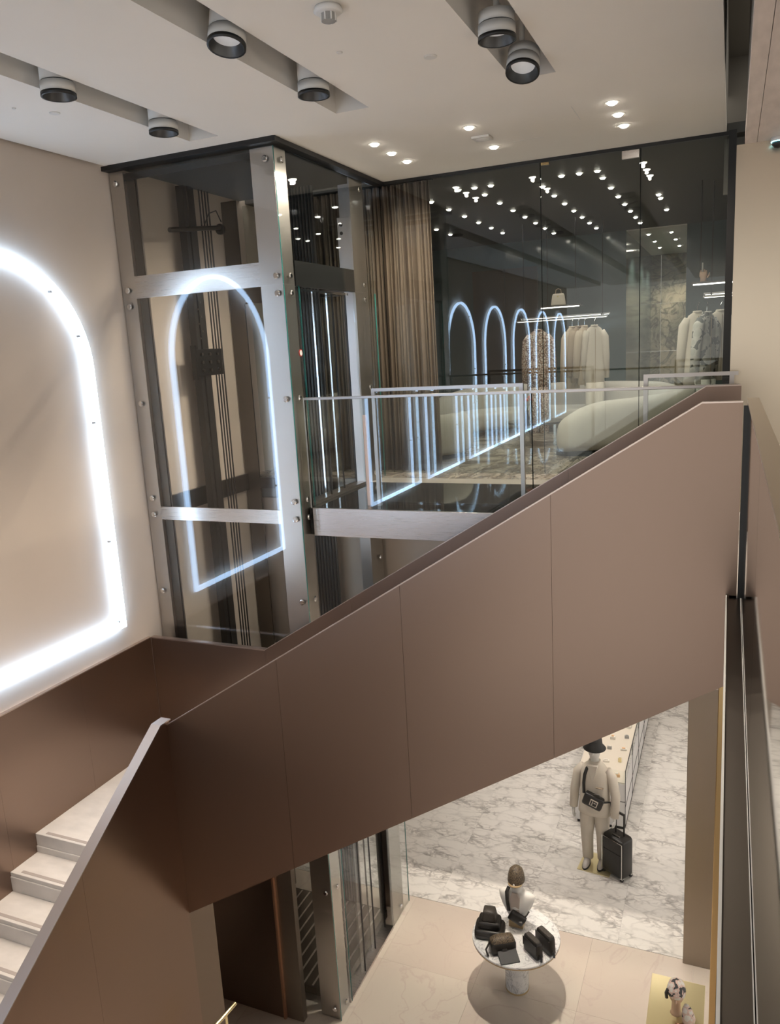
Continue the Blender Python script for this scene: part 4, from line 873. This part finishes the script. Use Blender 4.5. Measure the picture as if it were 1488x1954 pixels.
for s_ in (-1, 1):
    x = 0.296 * s_; y = -0.055 if s_ < 0 else -0.10; z = 0.86 if s_ < 0 else 0.84
    h = G().loft([(x, y, z + 0.02, 0.024, 0.028), (x, y, z - 0.03, 0.02, 0.042), (x, y, z - 0.085, 0.018, 0.042)], 10); h = h.obj('hand', 'skin_white', mn, local=True, smooth=True)
    for k in range(4):
        yy = y - 0.03 + 0.02 * k; L_ = (0.06, 0.07, 0.068, 0.05)[k]
        G().tube([(x, yy, z - 0.075), (x - 0.006 * s_, yy, z - 0.075 - L_ * 0.6), (x - 0.026 * s_, yy, z - 0.075 - L_ * 0.8), (x - 0.030 * s_, yy, z - 0.075 - L_ * 0.82)], [0.0095, 0.009, 0.007, 0.002], 6).obj('finger', 'skin_white', h, local=True, smooth=True)
    G().tube([(x, y - 0.035, z - 0.02), (x - 0.008 * s_, y - 0.062, z - 0.05), (x - 0.012 * s_, y - 0.066, z - 0.08)], [0.011, 0.010, 0.008], 6).obj('thumb', 'skin_white', h, local=True, smooth=True)
tr = G().tube([(-0.09, 0.0, 0.98), (-0.105, -0.01, 0.75), (-0.11, -0.02, 0.45), (-0.10, -0.01, 0.09)], [0.125, 0.11, 0.088, 0.075], 14)
tr.tube([(0.09, 0.0, 0.98), (0.10, 0.0, 0.75), (0.105, 0.01, 0.45), (0.10, 0.04, 0.09)], [0.125, 0.11, 0.088, 0.075], 14)
tr.loft([(0, 0, 0.84, 0.17, 0.11), (0, 0, 0.95, 0.19, 0.125), (0, 0, 1.02, 0.175, 0.12)], 18)
tr.obj('trousers', 'suit', mn, local=True, smooth=True)
for x, y in ((-0.10, -0.05), (0.10, 0.0)):
    sh = G().loft([(x, y - 0.05, 0.012, 0.045, 0.13), (x, y - 0.05, 0.045, 0.048, 0.13), (x, y - 0.03, 0.08, 0.042, 0.10), (x, y + 0.02, 0.115, 0.038, 0.055)], 16).obj('shoe', 'shoe', mn, local=True, smooth=True)
    G().loft([(x, y - 0.05, 0.012, 0.052, 0.137), (x, y - 0.05, 0.035, 0.052, 0.137)], 18).obj('sole', 'black_soft', sh, local=True)
G().lathe([(0.155, 1.83), (0.158, 1.836), (0.108, 1.895), (0.104, 1.95), (0.095, 2.0), (0.06, 2.015), (0.001, 2.016)], 26, (0, -0.018, 0)).obj('hat', 'black_soft', mn, local=True, smooth=True)
sb = thing('sling_bag', 'black sling bag with white square emblem across the mannequin chest', 'bag', (MX - 0.02, MY - 0.20, ZF + 1.04), math.radians(-6))
rot = Matrix.Rotation(math.radians(18), 4, 'Y')
rbox(G(), (0, 0, 0), (0.28, 0.10, 0.17), 0.025).xf(rot).obj('body', 'leather', sb, local=True, smooth=True)
em = G().box((-0.035, 0.075), (-0.058, -0.046), (0.035, 0.13)).xf(rot).obj('emblem', 'box_white', sb, local=True)
G().box((-0.022, 0.062), (-0.061, -0.057), (0.047, 0.118)).xf(rot).obj('emblem_field', 'leather', em, local=True)
G().box((-0.004, 0.008), (-0.063, -0.060), (0.055, 0.112)).box((0.02, 0.05), (-0.063, -0.060), (0.088, 0.1)).xf(rot).obj('emblem_bars', 'box_white', em, local=True)
G().tube([(-0.11, 0.02, 0.16), (-0.12, 0.045, 0.30), (-0.11, 0.06, 0.42), (-0.09, 0.10, 0.50), (-0.06, 0.18, 0.55)], 0.022, 8, flat=0.35).obj('strap', 'leather', sb, local=True, smooth=True)
G().tube([(0.12, 0.02, 0.06), (0.20, 0.08, 0.05), (0.23, 0.15, 0.02), (0.235, 0.2, -0.12)], 0.014, 8, flat=0.4).obj('strap_end', 'leather', sb, local=True, smooth=True)
G().tube([(0.03 + 0.05 * math.cos(a), -0.01, 0.165 + 0.045 * math.sin(a)) for a in [PI * k / 8 for k in range(9)]], 0.009, 6).xf(rot).obj('handle', 'leather_top', sb, local=True)
su = thing('suitcase', 'black cabin suitcase on wheels with raised handle beside the mannequin', 'suitcase', (-1.27, 10.28, ZF), math.radians(-32))
rbox(G(), (0, 0, 0.05), (0.36, 0.25, 0.56), 0.03).obj('shell', 'leather', su, local=True, smooth=True)
for x in (-0.155, 0.155):
    for y in (-0.095, 0.095):
        wh = G().lathe([(0.0, -0.013), (0.026, -0.013), (0.026, 0.013), (0.0, 0.013)], 14, cap=False).xf(Matrix.Translation((x, y, 0.026)) @ Matrix.Rotation(PI / 2, 4, 'Y')).obj('wheel', 'black_soft', su, local=True)
        G().cbox((x, y, 0.048), (0.035, 0.04, 0.02)).obj('wheel_mount', 'chrome', wh, local=True)
hd = G().tube([(-0.07, 0.05, 0.60), (-0.07, 0.05, 0.93)], 0.012, 8).tube([(0.07, 0.05, 0.60), (0.07, 0.05, 0.93)], 0.012, 8).obj('handle_tubes', 'leather', su, local=True)
G().box((-0.085, 0.085), (0.035, 0.065), (0.92, 0.95)).obj('handle_grip', 'leather', hd, local=True, bevel=0.006)
G().box((-0.06, 0.06), (-0.045, -0.015), (0.612, 0.625)).obj('top_handle', 'leather_top', su, local=True, bevel=0.004)
for x in (-0.181, ): G().box((x - 0.004, x), (-0.02, 0.02), (0.22, 0.42)).obj('side_handle', 'leather_top', su, local=True)
G().tube([(-0.172, -0.127, 0.07), (-0.172, -0.127, 0.59), (0.172, -0.127, 0.59), (0.172, -0.127, 0.07)], 0.006, 6).obj('piping', 'chrome', su, local=True)
G().box((-0.15, 0.15), (-0.13, -0.122), (0.40, 0.408)).obj('pocket_zip', 'black_metal', su, local=True)

# ------------------------------------------------------------------ glass showcase with small goods
CX0, CX1, CY0, CY1, CZ = -2.05, -1.29, 11.35, 15.2, ZF + 1.0
sw = thing('showcase', 'long white glass topped showcase behind the suited mannequin', 'showcase', (-1.45, 13, ZF))
G().box((CX0, CX1), (CY0, CY1), (ZF + 0.06, CZ - 0.22)).obj('cabinet', 'case_white', sw, bevel=0.004)
G().box((CX0 + 0.03, CX1 - 0.03), (CY0 + 0.03, CY1 - 0.03), (ZF, ZF + 0.06)).obj('plinth', 'black_soft', sw)
G().box((CX0 + 0.01, CX1 - 0.01), (CY0 + 0.01, CY1 - 0.01), (CZ - 0.22, CZ - 0.20)).obj('display_deck', 'case_glow', sw)
for k in range(4):
    y0 = CY0 + (CY1 - CY0) / 4 * k; y1 = y0 + (CY1 - CY0) / 4
    G().box((CX1 - 0.008, CX1), (y0 + 0.004, y1 - 0.004), (CZ - 0.22, CZ)).obj('side_pane', 'glass_clear', sw)
    G().box((CX1 - 0.002, CX1 + 0.006), (y0 - 0.004, y0 + 0.004), (ZF + 0.06, CZ)).obj('seam', 'black_metal', sw)
for z in (CZ, ZF + 0.40, ZF + 0.06): G().box((CX1 - 0.004, CX1 + 0.006), (CY0, CY1), (z - 0.008, z)).obj('edge_trim', 'black_metal', sw)
G().box((CX0, CX1), (CY0 - 0.002, CY0 + 0.006), (ZF + 0.48, ZF + 0.488)).obj('drawer_gap', 'black_metal', sw)
G().box((CX0, CX1), (CY0, CY0 + 0.008), (CZ - 0.22, CZ)).obj('end_pane', 'glass_clear', sw)
k = 0
words = {'box_white': 'cream', 'box_orange': 'orange', 'box_grey': 'grey', 'gold': 'gold coloured'}
kinds = [('box_white', (0.10, 0.06, 0.03)), ('box_orange', (0.09, 0.07, 0.045)), ('box_grey', (0.07, 0.04, 0.05)), ('gold', (0.05, 0.05, 0.07)), ('box_white', (0.08, 0.08, 0.05))]
for j in range(9):
    for i in range(3):
        mt, d = kinds[(j * 2 + i * 3) % 5]; x = -1.88 + 0.22 * i + random.uniform(-0.01, 0.01); y = 11.55 + 0.40 * j + random.uniform(-0.05, 0.05)
        t = thing('gift_box', '%s boxed accessory in the showcase, %s row, %s from the near end' % (words[mt], ('left', 'middle', 'right')[i], (ORD + ['ninth'])[j]), 'accessory', (x, y, CZ - 0.20), random.uniform(-0.3, 0.3), 'accessories in the showcase')
        G().cbox((0, 0, d[2] / 2), d).obj('box', mt, t, local=True, bevel=0.004)
        G().cbox((0, 0, d[2] + 0.006), (d[0] * 0.55, d[1] * 0.5, 0.012)).obj('item', kinds[(j + i + 2) % 5][0], t, local=True)
for y, e in ((10.2, 160), (12.4, 160), (14.6, 160)):
    for x in (-3.2, -1.9, -0.7):
        spot('lower_beam', (x, y, -2.32), e * 0.43, 105, 0.7, 0.06, (1, 0.92, 0.84))

# ------------------------------------------------------------------ gold plinth with display head
gpz = ZF + 0.95
pl = thing('display_plinth', 'gold topped display plinth at the lower right corner', 'plinth', (-0.33, 7.0, ZF))
G().box((-0.565, -0.06), (6.5, 7.47), (ZF, gpz - 0.02)).obj('body', 'gold', pl, bevel=0.003)
G().box((-0.57, -0.055), (6.49, 7.475), (gpz - 0.02, gpz)).obj('top', 'gold', pl, bevel=0.003)
hx, hy = -0.31, 7.03
hm = thing('bust_mannequin', 'white display head in patterned cap on the gold plinth', 'mannequin', (hx, hy, gpz))
G().loft([(0, 0, 0, 0.055, 0.055), (0, 0, 0.02, 0.045, 0.045), (0, 0.0, 0.14, 0.04, 0.04), (0.0, 0.0, 0.17, 0.06, 0.07), (0, -0.01, 0.21, 0.072, 0.088), (0, 0, 0.27, 0.078, 0.095), (0, 0.01, 0.32, 0.06, 0.075), (0, 0.01, 0.345, 0.02, 0.03), (0, 0.01, 0.348, 0.003, 0.003)], 20).obj('head', 'skin_tan', hm, local=True, smooth=True)
G().loft([(0, 0.0, 0.235, 0.086, 0.104), (0, 0.0, 0.27, 0.088, 0.106), (0, 0.008, 0.32, 0.072, 0.088), (0, 0.01, 0.352, 0.035, 0.045), (0, 0.01, 0.36, 0.003, 0.003)], 20).obj('cap', 'scarf', hm, local=True, smooth=True)
G().ball((0, -0.102, 0.21), (0.012, 0.018, 0.02), 8, 6).obj('nose', 'skin_tan', hm, local=True, smooth=True)
G().tube([(-0.075, -0.05, 0.29), (-0.09, -0.06, 0.25), (-0.085, -0.06, 0.2)], 0.016, 8).obj('cap_tie', 'black_soft', hm, local=True, smooth=True)
po = thing('scarf_pouch', 'patterned scarf pouch leaning beside the display head', 'pouch', (-0.19, 6.93, gpz), math.radians(20))
G().loft([(0, 0, 0, 0.05, 0.035), (0, 0, 0.06, 0.065, 0.045), (-0.01, 0.02, 0.14, 0.05, 0.03), (-0.015, 0.03, 0.19, 0.02, 0.015)], 16).obj('body', 'scarf', po, local=True, smooth=True)
G().tube([(-0.03, 0, 0.005), (-0.09, -0.02, 0.012), (-0.13, -0.01, 0.012)], 0.012, 8).obj('tail', 'copper', po, local=True, smooth=True)

# brass handrail end at the foot of the picture
hr = thing('brass_handrail', 'slim brass rail end rising at the bottom edge below the stairs', 'handrail', (-4.0, 5.3, ZF))
G().tube([(-3.896, 4.90, -4.117), (-3.959, 4.70, -4.173), (-4.05, 4.40, -4.26), (-4.14, 4.10, -4.35)], 0.016, 10).obj('rail', 'gold', hr)
G().tube([(-3.93, 4.79, -4.16), (-3.93, 4.79, ZF)], 0.012, 8).obj('post', 'gold', hr)
